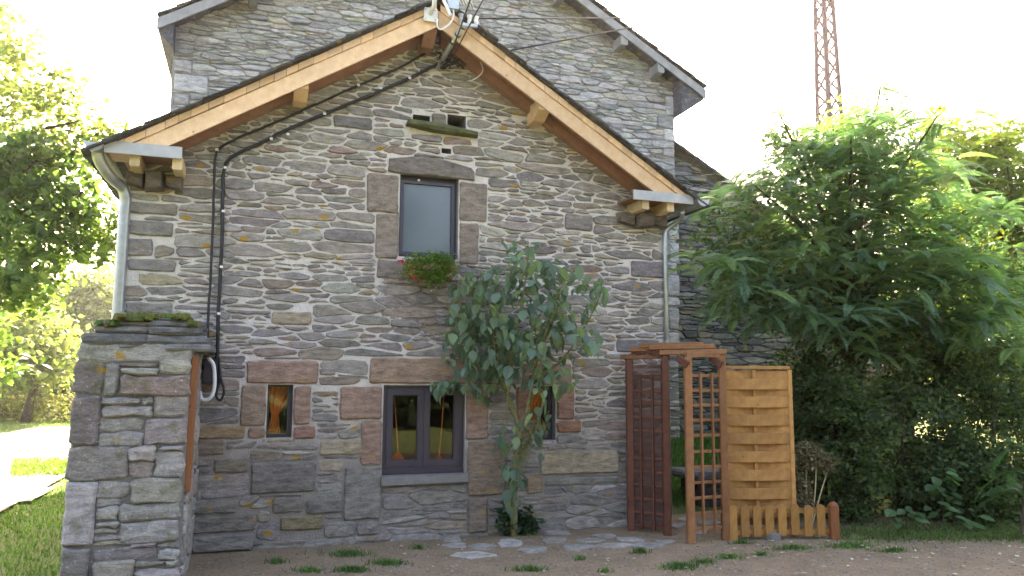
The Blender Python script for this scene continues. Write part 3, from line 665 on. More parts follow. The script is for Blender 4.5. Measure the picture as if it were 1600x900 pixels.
# ------------------------------------------------------------------ foreground pier
YP = -1.3
pier = empty('stone_pier', (on_y(195, 900, YP)[0], YP, 0), 'thick stone pier with mossy slate cap at the left front of the house', 'pier')
RP = random.Random(3)
pst = [(122, 538, 300, 565), (116, 566, 163, 616), (165, 567, 187, 618), (189, 567, 247, 572), (189, 574, 248, 585), (249, 560, 299, 584), (189, 587, 298, 618), (112, 619, 157, 696), (160, 620, 220, 632), (159, 634, 238, 651), (240, 619, 294, 651), (222, 620, 238, 632),
 (155, 653, 224, 673), (226, 653, 291, 694), (153, 674, 223, 697), (105, 698, 200, 750), (202, 698, 246, 720), (248, 696, 288, 705), (242, 706, 288, 745), (202, 722, 240, 746), (99, 752, 149, 853), (151, 752, 202, 777), (204, 748, 283, 785), (151, 779, 190, 790), (151, 792, 186, 812), (188, 787, 281, 811),
 (145, 826, 187, 834), (189, 814, 279, 847), (150, 814, 187, 824), (146, 836, 200, 844), (148, 846, 200, 852), (145, 855, 245, 874), (247, 848, 279, 856), (202, 848, 245, 854), (94, 855, 141, 915), (143, 876, 209, 915), (211, 876, 258, 885), (247, 858, 280, 874), (211, 887, 280, 915), (260, 876, 280, 885),
 (92, 917, 170, 950), (172, 917, 280, 950)]
PALP = [(.33, .315, .30, 4), (.39, .37, .35, 3), (.26, .242, .238, 2), (.32, .28, .26, 1), (.36, .335, .29, 1)]
for i, px in enumerate(pst):
    t = (.20, .172, .17) if i in (1, 7) else ((.27, .21, .195) if i == 6 else pick(PALP, RP))
    block(px, YP, 'stone', M_PIER, pier, t, RP.uniform(.015, .05), RP, YP, jit=.012, inset=.016)
tl, tr = on_y(126, 540, YP), on_y(302, 545, YP); bL, bR = on_y(92, 900, YP), on_y(283, 900, YP)
kx = (tr[0]-bR[0])/(tr[2]-bR[2]); kl = (tl[0]-bL[0])/(tl[2]-bL[2]); z1 = tl[2]+.01; z0 = -.1
LX = lambda z: bL[0]+kl*(z-bL[2])+.01; RX = lambda z: bR[0]+kx*(z-bR[2])-.012
V = []; Fc = []; nz_, nxx = 30, 14
for j in range(nz_+1):
    z = z0+(z1-z0)*j/nz_
    row = [(LX(z)+(RX(z)-LX(z))*i/nxx, YP) for i in range(nxx+1)]+[(RX(z), YP+(-.02-YP)*i/nxx) for i in range(1, nxx+1)]+[(LX(z), -.02)]+[(LX(z), YP+(-.02-YP)*(1-i/4)) for i in range(1, 5)]
    for (x, y) in row: V.append((x+.006*noise.noise(Vector((x*12, y*12, z*12))), y-.008*noise.noise(Vector((x*13, y*9, z*14))), z))
m = len(row)
for j in range(nz_):
    for i in range(m-1): Fc.append((j*m+i, j*m+i+1, (j+1)*m+i+1, (j+1)*m+i))
mesh('mortar', V, Fc, M_MORP, pier, smooth=True)
# side faces: rough stones turned 90 degrees
for sx, fx in ((1, RX), (-1, LX)):
    for p in rubble([(YP+.03, 0), (-.05, 0), (-.05, z1-.03), (YP+.03, z1-.03)], 2.4, [.3, .25, .2, .16, .12, .09], .02, [], seed=31+sx, tries=300):
        V, Fc = stone_geo(smooth_poly(p, RP), 0, RP.uniform(.01, .03), RP)
        V = [(fx(z)-sx*y, x, z) for x, y, z in V]; mesh('stone', V, Fc if sx < 0 else Fc, M_PIER, pier, pick(PALP, RP))
# slab cap
def slab(poly, z, th, R, tilt=(0, 0)):
    n = len(poly); cx = sum(p[0] for p in poly)/n; cy = sum(p[1] for p in poly)/n
    V = []
    for k, (dz, s) in enumerate(((0, .97), (th*.35, 1.), (th*.75, .995), (th, .96))):
        V += [(cx+(x-cx)*s+R.uniform(-.006, .006), cy+(y-cy)*s+R.uniform(-.006, .006), z+dz+tilt[0]*(x-cx)+tilt[1]*(y-cy)) for x, y in poly]
    V.append((cx, cy, z+th*1.02)); V.append((cx, cy, z))
    Fc = [(k*n+i, k*n+(i+1) % n, (k+1)*n+(i+1) % n, (k+1)*n+i) for k in range(3) for i in range(n)]+[(3*n+i, 3*n+(i+1) % n, 4*n) for i in range(n)]+[((i+1) % n, i, 4*n+1) for i in range(n)]
    return V, Fc
def rag(x0, y0, x1, y1, R, n=4, j=.02):
    c = [(x0, y0), (x1, y0), (x1, y1), (x0, y1)]; out = []
    for i in range(4):
        a, b = c[i], c[(i+1) % 4]
        for k in range(n): t = (k+.15)/n; out.append((a[0]+(b[0]-a[0])*t+R.uniform(-j, j), a[1]+(b[1]-a[1])*t+R.uniform(-j, j)))
    return out
yf = YP-.05
for (xa, xb, ya, yb_) in ((122, 232, 517, 536), (228, 322, 520, 536), (180, 240, 534, 541), (255, 330, 534, 546), (145, 250, 505, 517), (230, 310, 507, 520), (250, 300, 513, 521), (160, 265, 497, 506), (230, 312, 497, 508), (175, 290, 491, 498)):
    c0 = on_y(xa, (ya+yb_)/2, yf); c1 = on_y(xb, (ya+yb_)/2, yf); zb_ = on_y((xa+xb)/2, yb_, yf)[2]; zt = on_y((xa+xb)/2, ya, yf)[2]
    up = max(0, (515-ya)/40*.12); V, Fc = slab(rag(c0[0], yf+up+RP.uniform(0, .04), c1[0], -.03, RP, 4, .018), zb_, zt-zb_-.004, RP, (0, .02)); mesh('cap_slab', V, Fc, M_SLAB, pier, (.20*RP.uniform(.7, 1.3),)*3)
g = G(); Rm = random.Random(8)
for k in range(1500):
    px = Rm.triangular(150, 312, 205); x = on_y(px, 500, YP)[0]; y = Rm.uniform(YP-.02, -.5); zb_ = on_y(px, 493 if 180 < px < 290 else 503, YP)[2]-.035*Rm.random()**2; s = Rm.uniform(.015, .045)
    if noise.noise(Vector((x*5, y*4, 0))) < -.35: continue
    o = [(s*math.cos(a), s*math.sin(a), 0) for a in (0, 1.26, 2.5, 3.8, 5.)]
    g.add([(x+a, y+b, zb_-.01) for a, b, c in o]+[(x+a*.6, y+b*.6, zb_+s*.5) for a, b, c in o]+[(x, y, zb_+s*.7)], [(i, (i+1) % 5, 5+(i+1) % 5, 5+i) for i in range(5)]+[(5+i, 5+(i+1) % 5, 10) for i in range(5)], (.10*Rm.uniform(.6, 1.5), .13*Rm.uniform(.7, 1.2), .015))
g.ob('moss', M_GRASS, pier, kind='stuff')
# orange timber post and meter box in the gap
P0, P1 = on_y(303, 558, YP+.06), on_y(289, 768, YP+.06)
tag(G().bar((P0[0]+.01, P0[1], P0[2]), (P1[0]+.01, P1[1], P1[2]), .055, .09, (0, 1, 0)).ob('timber_post', M_POST), 'narrow rust orange timber upright against the right edge of the pier', 'post')
c0 = on_y(318, 560, -.12); c1 = on_y(342, 600, -.12)
mb = empty('meter_box', ((c0[0]+c1[0])/2, -.06, c1[2]), 'small black electric junction box with cables between pier and house wall', 'electric box')
G().box((c0[0], -.12, c1[2]), (c1[0]-.02, -.03, c0[2])).ob('box', M_BLACK, mb); G().box((c0[0]+.01, -.127, c1[2]+.02), (c1[0]-.03, -.12, c0[2]-.02)).ob('lid', M_FRAME, mb)
P = [on_y(x, y, Y) for x, y, Y in ((326, 560, -.2), (334, 572, -.22), (335, 605, -.22), (328, 622, -.22), (316, 624, -.2), (312, 612, -.16))]
tag(G().tube(spline(P, 5), .017, 10).ob('conduit', M_WHITE, smooth=True), 'pale grey conduit looping out of the electric box', 'conduit')
P = [on_y(x, y, Y) for x, y, Y in ((342, 560, -.05), (345, 590, -.12), (350, 610, -.14), (345, 625, -.14), (338, 618, -.14), (343, 595, -.1))]
tag(G().tube(spline(P, 5), .012, 8).ob('cable', M_BLACK, smooth=True), 'black cable end curled below the electric box', 'cable')

# ------------------------------------------------------------------ facade cables, service pole, wires
def cable(pts, r, name, lab, Y=-.045, clips=()):
    e = empty(name, on_y(*pts[-1], Y), lab, 'cable'); P = [on_y(x, y, Y) for x, y in pts]
    Q = []
    for i in range(len(P)-1):
        L = np.linalg.norm(P[i+1]-P[i]); n = max(1, int(L/.12))
        for k in range(n): t = k/n; Q.append(P[i]*(1-t)+P[i+1]*t+np.array([rnd.uniform(-.004, .004), rnd.uniform(-.004, .004), rnd.uniform(-.004, .004)]))
    Q.append(P[-1]); G().tube(Q, r, 8).ob('sheath', M_BLACK, e, smooth=True)
    for x, y in clips:
        c = on_y(x, y, Y-.01); G().box(c-np.array([.014, .014, .011]), c+np.array([.014, .012, .011])).ob('clip', M_WHITE, e)
cable([(690, 97), (645, 120), (600, 140), (540, 165), (470, 193), (420, 217), (380, 236), (360, 246), (352, 256), (349, 275), (346, 400), (341, 500), (339, 560), (341, 600)], .017, 'power_cable', 'thick black cable running down the gable nearer the ridge', clips=((640, 122), (595, 138), (507, 178), (450, 210), (424, 217), (352, 262), (346, 417), (342, 490), (349, 330)))
cable([(676, 78), (655, 88), (620, 108), (560, 133), (500, 160), (440, 187), (380, 212), (350, 226), (339, 234), (336, 250), (331, 400), (325, 500), (323, 545)], .012, 'power_cable', 'thin black cable bending down the wall just left of the thick one', clips=((339, 234), (560, 133)))
sp = empty('service_pole', on_y(688, 104, -.02), 'slanted grey steel service pole on the gable below the ridge', 'pole')
T0, T1, T2 = on_y(684, 108, -.02), on_y(700, 78, -.22), on_y(726, 38, -.55)
G().tube([T0, T1, T2], .028, 12).ob('tube', M_ZINC, sp, smooth=True)
for t in (.3, .6, .9): c = T1*(1-t)+T2*t; d = (T2-T1)/np.linalg.norm(T2-T1); G().tube([c-d*.008, c+d*.008], .032, 12).ob('strap', M_BLACK, sp)
G().bar(T2+np.array([-.05, 0, -.01]), T2+np.array([.13, 0, .0]), .035, .035).ob('cross_bar', M_ZINC, sp)
for dx in (-.04, .05, .12): G().tube([T2+np.array([dx, 0, 0]), T2+np.array([dx, 0, .04]), T2+np.array([dx, 0, .06]), T2+np.array([dx, 0, .1])], [.012, .025, .018, .028], 10).ob('insulator', M_WHITE if dx > 0 else M_ZINC, sp)
jn = empty('cable_tangle', on_y(705, 98, -.1), 'tangle of black cable ends and clamps where the wires meet the gable', 'cable'); Rj = random.Random(2)
for k in range(12):
    c = on_y(Rj.uniform(692, 722), Rj.uniform(88, 104), -.1); P = [c+np.array([Rj.uniform(-.07, .07), Rj.uniform(-.03, .03), Rj.uniform(-.06, .05)]) for _ in range(5)]
    G().tube(spline(P, 4), .007, 6).ob('cable_end', M_BLACK, jn, smooth=True)
c = on_y(693, 92, -.12); G().tube([c, c+np.array([.0, 0, .05])], .022, 10).ob('clamp', M_WHITE, jn)
tag(G().tube(spline([on_y(x, y, -.12) for x, y in ((718, 60), (740, 84), (752, 100), (754, 112), (744, 122), (734, 127))], 5), .006, 6).ob('cable', M_WHITE, smooth=True), 'pale loose cable hanging in a hook right of the tangle', 'cable')
an = empty('antenna_mount', on_y(674, 28, OV-.03), 'white square plate with stub mast bolted to the ridge end of the verge', 'antenna')
c = on_y(672, 24, OV-.02); G().box(c+np.array([-.065, -.02, -.07]), c+np.array([.07, .0, .07])).ob('plate', M_WHITE, an)
for dx, dz in ((-.05, -.05), (.05, -.05), (-.05, .05), (.05, .05)): G().box(c+np.array([dx-.006, -.027, dz-.006]), c+np.array([dx+.006, -.02, dz+.006])).ob('bolt', M_ZINC, an)
G().tube([c+np.array([.0, -.02, .01]), on_y(678, 10, OV-.14), on_y(681, -20, OV-.2), on_y(681, -60, OV-.2)], .022, 12).ob('mast', M_WHITE, an, smooth=True)
m0 = on_y(681, -30, OV-.2)
dish = empty('roof_aerial', on_y(700, -30, OV-.3), 'white aerial with thin rods and a slanting arm above the ridge', 'aerial')
G().tube([on_y(688, -12, OV-.3), on_y(704, 24, OV-.34)], .016, 10).ob('arm', M_WHITE, dish)
G().box(on_y(700, 14, OV-.3)-np.array([.0, .03, .0]), on_y(716, -6, OV-.3)+np.array([.0, .03, .0])).ob('amplifier', M_ZINC, dish)
for k in range(6): G().tube([on_y(708+k*5, -12+k*1.5, OV-.35), on_y(716+k*5, 6+k*1.5, OV-.30)], .005, 6).ob('rod', M_WHITE, dish)
G().tube([on_y(696, -14, OV-.3), on_y(752, 2, OV-.33)], .009, 8).ob('boom', M_ZINC, dish)
tag(G().tube(spline([on_y(x, y, OV-.3) for x, y in ((706, 8), (709, 22), (705, 34), (697, 42), (688, 46), (683, 40), (684, 30))], 5), .008, 8).ob('aerial_lead', M_WHITE, smooth=True), 'white cable looping below the ridge plate', 'cable')
def wire(P, Q, lab, sag=.1, r=.006, mat=None):
    P = np.array(P); Q = np.array(Q); pts = [P*(1-t)+Q*t-np.array([0, 0, sag*4*t*(1-t)]) for t in np.linspace(0, 1, 14)]
    tag(G().tube(pts, r, 6).ob('overhead_wire', mat or M_BLACK, smooth=True), lab, 'wire')
wire(on_y(704, 96, -.1), at(786, -60, 4.6), 'black wire dropping steeply to the tangle, left of the pair', 0, .006)
wire(on_y(702, 92, -.1), at(756, -60, 4.6), 'black wire dropping steeply along the slanted pole', 0, .007)
wire(on_y(706, 96, -.1), at(1560, -82, 30), 'long wire rising right from the tangle across the barn', .12, .010)
wire(T2+np.array([.12, 0, .08]), at(1290, 10, 24), 'thin wire crossing the barn top from the service pole', .1, .007)
wire(at(1305, 12, 24), at(1700, 255, 26), 'faint thin wire sloping down right of the lattice pylon', .2, .008)

# ------------------------------------------------------------------ lattice pylon
PD = 24.; pb = at(1299, 590, PD); pyl = empty('lattice_pylon', (pb[0], pb[1], -1), 'rust purple steel lattice pylon rising behind the right hand tree', 'pylon')
c0 = at(1296, 185, PD); c1 = at(1284, -60, PD); ax = (c1-c0)/(c1[2]-c0[2])
cen = lambda z: c0+ax*(z-c0[2]); wd = lambda z: .245-.018*(z-c0[2])
ztop = c1[2]+1; zbot = 1.
for sx in (-1, 1):
    for sy in (-1, 1): G().bar(cen(zbot)+np.array([sx*wd(zbot), sy*wd(zbot), 0]), cen(ztop)+np.array([sx*wd(ztop), sy*wd(ztop), 0]), .10, .10, (0, 1, 0)).ob('leg', M_RUST, pyl)
z = 5.; k = 0
while z < ztop-.45:
    for f in range(4):
        s = 1 if k % 2 else -1; a = wd(z); b = wd(z+.5)
        A, B = [((-s, -1), (s, -1)), ((1, -s), (1, s)), ((s, 1), (-s, 1)), ((-1, s), (-1, -s))][f]
        G().bar(cen(z)+np.array([A[0]*a, A[1]*a, 0]), cen(z+.5)+np.array([B[0]*b, B[1]*b, 0]), .06, .05, (0.1, 1, 0.1)).ob('brace', M_RUST, pyl)
    z += .5; k += 1
q = at(1284, 50, PD); G().bar(q+np.array([-.5, 0, -.05]), q+np.array([.35, 0, .12]), .05, .05).ob('cross_arm', M_ZINC, pyl)

# ------------------------------------------------------------------ garden arch, panel, picket fence
A1, A2, B1, B2 = on_z(986, 831), on_z(1043, 838), on_z(1080, 851), on_z(1134, 846)
arch = empty('garden_arch', (A2+B1)/2*np.array([1, 1, 0]), 'wooden trellis garden arch with one dark and one orange side', 'garden arch')
def post(P, py, w_, mat, nm='post', par=None): z = zat(P, py); G().bar((P[0], P[1], 0), (P[0], P[1], z), w_, w_, (math.sin(YAW), math.cos(YAW), 0)).ob(nm, mat, par); return z
post(A1, 562, .075, M_TRD, par=arch); post(A2, 556, .075, M_TRD, par=arch); post(B1, 558, .075, M_TRL, par=arch); post(B2, 556, .075, M_TRL, par=arch)
def lattice(P, Q, rows, ncol, mat, topz=None):
    d = (Q-P); d[2] = 0
    for py in rows:
        z = zat((P+Q)/2, py); off = np.array([0, 0, z]); G().bar(P*[1, 1, 0]+d*.06+off, P*[1, 1, 0]+d*.94+off, .018, .03).ob('lattice_slat', mat, arch)
    zt = zat((P+Q)/2, rows[0]-4); zb_ = zat((P+Q)/2, rows[-1]+6); nrm = np.array([d[1], -d[0], 0]); nrm /= np.linalg.norm(nrm)
    for k in range(ncol):
        c = P*[1, 1, 0]+d*(k+1)/(ncol+1)+nrm*.02; G().bar(c+np.array([0, 0, zb_]), c+np.array([0, 0, zt]), .03, .018, (d[0], d[1], 0)[:3]).ob('lattice_slat', mat, arch)
lattice(A1, A2, [588, 611, 631, 651, 673, 695, 716, 737, 758, 780, 801, 822], 2, M_TRD)
lattice(B1, B2, [587, 610, 633, 656, 680, 705, 729, 753, 777, 801, 825], 2, M_TRL)
# fine dark net behind the dark side
g = G(); d = A2-A1; d[2] = 0; nrm = np.array([d[1], -d[0], 0])/np.linalg.norm(d)*-.03; zt = zat(A1, 570)
for k in range(46): c = A1*[1, 1, 0]+d*(.03+.94*k/45)+nrm; g.bar(c+[0, 0, .05], c+[0, 0, zt], .003, .003, (0, 1, 0))
for k in range(190): z = .05+(zt-.05)*k/189; c = A1*[1, 1, 0]+nrm+[0, 0, z]; g.bar(c, c+d, .003, .003)
g.ob('shade_net', M_TRD, arch, kind='stuff')
def arc(P, Q, ye, ym, mat, over=.1):
    d = Q-P; d[2] = 0; pts = []; m = (P+Q)/2; ze, zm = zat(m, ye), zat(m, ym)
    for k in range(9):
        t = k/8; pts.append(P*[1, 1, 0]+d*(t*(1+2*over)-over)+[0, 0, ze+(zm-ze)*(1-(2*t-1)**2)])
    g = G()
    for k in range(8): g.bar(pts[k], pts[k+1]+(pts[k+1]-pts[k])*.04, .04, .055)
    g.ob('arched_beam', mat, arch)
arc(A1, A2, 563, 549, M_TRD); arc(B1, B2, 556, 554, M_TRL, .04)
rv = (B2-A2); rv[2] = 0; L0 = A2-rv*.07; ends = L0+rv*1.22
stp = (A1-A2)*[1, 1, 0]
for k, (py) in enumerate((551, 543, 540, 546, 558)):
    P = L0*[1, 1, 0]+stp*k/4*1.12; Q = P+rv*1.16
    if k == 4: Q = P+rv*.9
    z = zat(P, py)+.0; G().bar(P+[0, 0, z], Q+[0, 0, z+.005], .085, .05).ob('rafter', M_TRL, arch)
for P in (B1, B2): z = zat(P, 566); d = (A2-B2)*[1, 1, 0]; d /= np.linalg.norm(d); n_ = np.array([d[1], -d[0], 0]); G().bar(P*[1, 1, 0]+d*.10-n_*.02+[0, 0, z+.05], P*[1, 1, 0]-d*.01-n_*.06+[0, 0, z-.03], .04, .07).ob('bracket', M_TRD, arch)
# fence panel
F0 = B2+(_R*[1, 1, 0])*.05+_F*[.16, .16, 0]; F1 = on_z(1251, 845)+_F*[.16, .16, 0]; F0[2] = F1[2] = 0; d = F1-F0; L = np.linalg.norm(d); d /= L; nrm = np.array([d[1], -d[0], 0])
fence = empty('fence_panel', F0, 'tall honey coloured panel of interwoven horizontal boards beside the arch', 'fence')
ztp = zat(F0, 574); zlow = .12; G().bar(F0+[0, 0, ztp], F1+[0, 0, ztp], .05, .035).ob('top_rail', M_PAN, fence); G().bar(F1+[0, 0, .02], F1+[0, 0, ztp-.02], .045, .045, nrm).ob('stile', M_PAN, fence); G().bar(F0+d*.015+[0, 0, .02], F0+d*.015+[0, 0, ztp-.02], .03, .045, nrm).ob('stile', M_PAN, fence)
nb = 17; bh = (ztp-.03-zlow)/nb
for k in range(nb):
    zc = ztp-.03-bh*(k+.5); s = 1 if k % 2 else -1; V = []; n = 10; hh = bh*(.60 if s > 0 else .48)
    for i in range(n+1):
        t = i/n; o = nrm*s*(.032*math.sin(math.pi*t)+.002); th = nrm*.007; c = F0+d*(.02+(L-.04)*t)+o
        V += [c+th+[0, 0, zc-hh], c+th+[0, 0, zc+hh], c-th+[0, 0, zc+hh], c-th+[0, 0, zc-hh]]
    Fq = [(i*4+a, i*4+(a+1) % 4, i*4+4+(a+1) % 4, i*4+4+a) for i in range(n) for a in range(4)]+[(0, 1, 2, 3), (n*4+3, n*4+2, n*4+1, n*4)]
    mesh('board', V, Fq, M_PAN, fence)
m = F0+d*L*.47; G().bar(m+[0, 0, .1], m+[0, 0, ztp-.02], .035, .02, nrm).ob('stave', M_PAN, fence)
# picket fence
K0, K1 = on_z(1146, 846), on_z(1304, 844); K0[2] = K1[2] = 0; dk = K1-K0; nk = np.array([dk[1], -dk[0], 0])/np.linalg.norm(dk)
pick_f = empty('picket_fence', K0, 'knee high picket fence with rounded tops in front of the tall panel', 'fence')
for py in (799, 832): z = zat((K0+K1)/2, py); G().bar(K0-nk*.03+[0, 0, z], K1-nk*.03+[0, 0, z], .022, .05).ob('rail', M_PICK, pick_f)
zt = zat(K0, 789)
for i, px in enumerate((1146, 1165, 1184, 1203, 1223, 1243, 1264, 1284)):
    t = (px-1146)/(1304-1146); c = K0+dk*t; u = dk/np.linalg.norm(dk); hw = .042; z0_ = .0 if i == 0 else .05; V = []
    prof = [(-hw, z0_), (hw, z0_), (hw, zt-hw*.9)]+[(hw*math.cos(a), zt-hw*.9+hw*.9*math.sin(a)) for a in np.linspace(.35, math.pi-.35, 6)]+[(-hw, zt-hw*.9)]
    dz = rnd.uniform(-.008, .008)
    for s in (1, -1): V += [c+u*a+nk*(.009*s)+[0, 0, b+dz] for a, b in prof]
    n = len(prof); mesh('picket', V, [tuple(range(n)), tuple(range(2*n-1, n-1, -1))]+[(k, (k+1) % n, (k+1) % n+n, k+n) for k in range(n)], M_PICK, pick_f)
c = K1; zt2 = zt+.01; g = G(); g.bar(c, c+[0, 0, zt2-.02], .085, .085, nk); g.tube([c+[0, 0, zt2-.025], c+[0, 0, zt2], c+[0, 0, zt2+.015]], [.05, .04, .012], 10); g.ob('end_post', M_POST, pick_f)
c = on_z(1209, 846); g = G(); g.box((c[0]-.05, c[1]-.05, -.02), (c[0]+.05, c[1]+.05, .08)); tag(g.ob('concrete_block', M_CEM), 'small pale concrete block under the picket fence', 'block')
for (x, y0, y1, ln) in ((1245, 820, 686, 4), (1253, 812, 740, -3)):
    P = on_z(x, 842)-nk*.12; zz = zat(P, y1); tag(G().bar((P[0], P[1], 0), (P[0]+ln*.005, P[1], zz), .035, .025).ob('wooden_stake', M_CUT), 'grey weathered stake in the dried plant, '+('the taller one beside the panel' if ln > 0 else 'the shorter leaning one'), 'stake')

# flagstones and the low slab behind the arch
def flag(px, py, w_, h_, lab, z=.012, th=.03, nm='flagstone', t=(.30, .29, .28), gr='flat stones set in the ground by the house'):
    c = on_z(px, py, z); a = on_z(px-w_/2, py, z); b = on_z(px+w_/2, py, z); n_ = on_z(px, py+h_/2, z); f = on_z(px, py-h_/2, z); u = (b-a)/2; v = (f-n_)/2; poly = []
    for k in range(8): an_ = k*2*math.pi/8+rnd.uniform(-.25, .25); r = rnd.uniform(.78, 1.2); q = c+u*math.cos(an_)*r+v*math.sin(an_)*r; poly.append((q[0], q[1]))
    V, Fc = slab(poly, z-.018, th, random.Random(px), (rnd.uniform(-.03, .03), rnd.uniform(-.02, .03))); tf = rnd.uniform(.85, 1.15); tt = tuple(x*tf for x in t); tag(mesh(nm, V, Fc, M_SLAB2, None, tt), lab, 'stone', gr)
M_SLAB2 = m_stone('flagstone', 0, .3, .0)
FLAB = {706: 'small grey flagstone nearest the sill wall below the big window', 713: 'narrow grey flagstone just before the smallest one left of the tree', 752: 'grey flagstone between the pale oval one and the tree', 835: 'grey flagstone just right of the tree foot, nearer the viewer', 866: 'flagstone right of the tree, third from its foot', 905: 'long pale flagstone in the front row of the paving', 920: 'flagstone in the second row behind the long pale one', 962: 'wide flagstone in the front row left of the arch', 985: 'flagstone touching the dark side of the arch in the second row', 1015: 'flagstone in the front row just before the dark arch post', 945: 'flagstone close to the wall foot right of the tree', 1040: 'flagstone lying at the threshold of the arch', 870: 'flagstone against the wall under the large tan block', 1060: 'small flagstone inside the arch passage', 1090: 'pale flagstone seen through the orange lattice', 1108: 'flagstone behind the orange lattice, farther right', 1070: 'farthest flagstone on the path beyond the arch'}
for px, py, w_, h_ in ((741, 868, 62, 11), (798, 850, 46, 13), (706, 843, 34, 8), (713, 853, 38, 7), (752, 855, 44, 9), (835, 860, 50, 10), (866, 845, 42, 9), (905, 856, 60, 8), (920, 845, 50, 7), (962, 853, 60, 8), (985, 844, 46, 7), (1015, 853, 60, 7), (945, 838, 40, 6), (1040, 847, 34, 6), (870, 833, 50, 6), (1060, 822, 22, 8), (1090, 830, 34, 8), (1108, 818, 36, 7), (1070, 812, 30, 6)):
    flag(px, py, w_, h_, {741: 'large pale oval flagstone lying alone nearest the viewer', 798: 'whitish flagstone just left of the leafy tree foot'}.get(px) or FLAB[px], t=(.46, .44, .40) if px in (741, 798) else (.34, .32, .285), gr=None if px in (741, 798) else 'flat stones set in the ground by the house')
V, Fc = slab(rag(3.55, .75, 5.3, 1.35, RP, 4, .05), .36, .09, RP); tag(mesh('stone_bench', V, Fc, M_SLAB2, None, (.17, .17, .17)), 'low flat dark slab lying on the bank behind the arch', 'slab')
V, Fc = slab(rag(3.7, .85, 4.1, 1.3, RP, 3, .03), 0, .37, RP); tag(mesh('boulder', V, Fc, M_SLAB2, None, (.08, .08, .08)), 'dark stone block holding up the low slab', 'stone')
o = block((298, 834, 396, 862), 0, 'footing_stone', M_ST, house, (.24, .23, .215), .05, R1)

# ------------------------------------------------------------------ foliage tools (numpy)
RN = np.random.RandomState(77)
def nrmz(a): return a/(np.linalg.norm(a, axis=-1, keepdims=True)+1e-9)
def leaf_cloud(P, size, droop=.3, cols=None, colj=.25, wide=.5, up=None, rs=RN):
    """folded diamond leaves at points P: returns verts, faces, tints"""
    n = len(P); d = nrmz(rs.normal(size=(n, 3))*[1, 1, .55]-[0, 0, droop]); s = size*rs.uniform(.6, 1.25, (n, 1))
    nn = nrmz(rs.normal(size=(n, 3))+[0, 0, 1.3]); sd_ = nrmz(np.cross(d, nn)); up_ = np.cross(sd_, d)
    b = P; tip = P+d*s; m = P+d*s*.45; l = m+sd_*s*wide*.5+up_*s*.10; r = m-sd_*s*wide*.5+up_*s*.10
    V = np.stack([b, l, tip, r], 1).reshape(-1, 3); i = np.arange(n)[:, None]*4
    F = np.concatenate([i+[0, 2, 1], i+[0, 3, 2]], 1).reshape(-1, 3)
    C = np.array(cols)[rs.randint(0, len(cols), n)]*rs.uniform(1-colj, 1+colj, (n, 1)); T = np.repeat(C, 4, 0)
    return V, F, T
def in_ell(n, c, r, rs=RN, hollow=.0):
    d = nrmz(rs.normal(size=(n, 3))); t = (hollow+(1-hollow)*rs.uniform(0, 1, (n, 1)))**(1/2.2); return np.array(c)+d*t*np.array(r)
def clumps(cs, per, sub, rs=RN):
    """cs: list of (centre, radii, n clumps) -> leaf points gathered in small clumps"""
    out = []; cc = []
    for c, r, n in cs:
        k = in_ell(n, c, r, rs, .15); cc.append(k)
        for q in k: out.append(q+rs.normal(size=(per, 3))*sub*[1, 1, .6])
    return np.concatenate(out), np.concatenate(cc)
def foliage(name, P, size, cols, mat, parent, **k):
    V, F, T = leaf_cloud(P, size, cols=cols, **k); return mesh(name, V, F, mat, parent, T, kind='stuff')
def limbs(parent, base, targets, r0, mat, nm='branch', rs=random.Random(4), n=None):
    for t in targets:
        t = np.array(t); b = np.array(base); m = b*.5+t*.5+np.array([rs.uniform(-.15, .15), rs.uniform(-.1, .1), rs.uniform(.02, .2)])*np.linalg.norm(t-b)*.3
        P = spline([b, m, t], 5); G().tube(P, list(np.linspace(r0, r0*.2, len(P))), 7).ob(nm, mat, parent, smooth=True)
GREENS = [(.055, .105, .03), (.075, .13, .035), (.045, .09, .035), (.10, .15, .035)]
SUNLIT_LEAF = [(.13, .19, .06), (.16, .21, .07), (.11, .16, .06), (.19, .22, .08)]  # backlight and overexposure put into the leaf colour

# left overhanging tree
TD = 12.; tb = at(-150, 590, TD); tb[2] = 0
tr_ = empty('broadleaf_tree', tb, 'large overhanging broadleaf tree at the left edge with dark drooping boughs', 'tree')
G().tube(spline([tb, tb+[.1, 0, 2], tb+[-.1, .2, 4.5], tb+[.1, .1, 6.5]], 5), list(np.linspace(.32, .12, 16)), 10).ob('trunk', M_BARK, tr_, smooth=True)
tips = [at(60, 250, TD-.4), at(130, 300, TD), at(80, 400, TD+.3), at(100, 440, TD), at(20, 160, TD), at(120, 190, TD-.3), at(-40, 350, TD-1), at(60, 330, TD)]
limbs(tr_, tb+[0, 0, 3.2], tips[:4]+[tips[6], tips[7]], .09, M_BARK); limbs(tr_, tb+[0, 0, 4.8], tips[4:6], .07, M_BARK)
for k in range(12):
    P = at(rnd.uniform(-20, 40), rnd.uniform(250, 330), TD); Q = at(rnd.uniform(60, 165), rnd.uniform(290, 450), TD+rnd.uniform(-.5, .5)); limbs(tr_, P, [Q], .018, M_BARK, 'twig')
def ell(px, py, wx, wy, dist, dep, n): return (at(px, py, dist), (wx*dist/FOC, dep, wy*dist/FOC), n)
cs = [ell(50, 270, 105, 45, TD, 1.2, 34), ell(40, 360, 125, 70, TD, 1.3, 62), ell(115, 330, 55, 70, TD, .8, 24), ell(15, 450, 60, 50, TD-.5, 1, 20), ell(-40, 560, 60, 80, TD, 1.2, 14), ell(10, 290, 60, 40, TD, 1, 12)]
P, _ = clumps(cs, 40, .20); foliage('foliage', P, .15, [(.085, .15, .05), (.11, .18, .055), (.07, .13, .05), (.14, .20, .06)], M_LEAF, tr_, wide=.7)
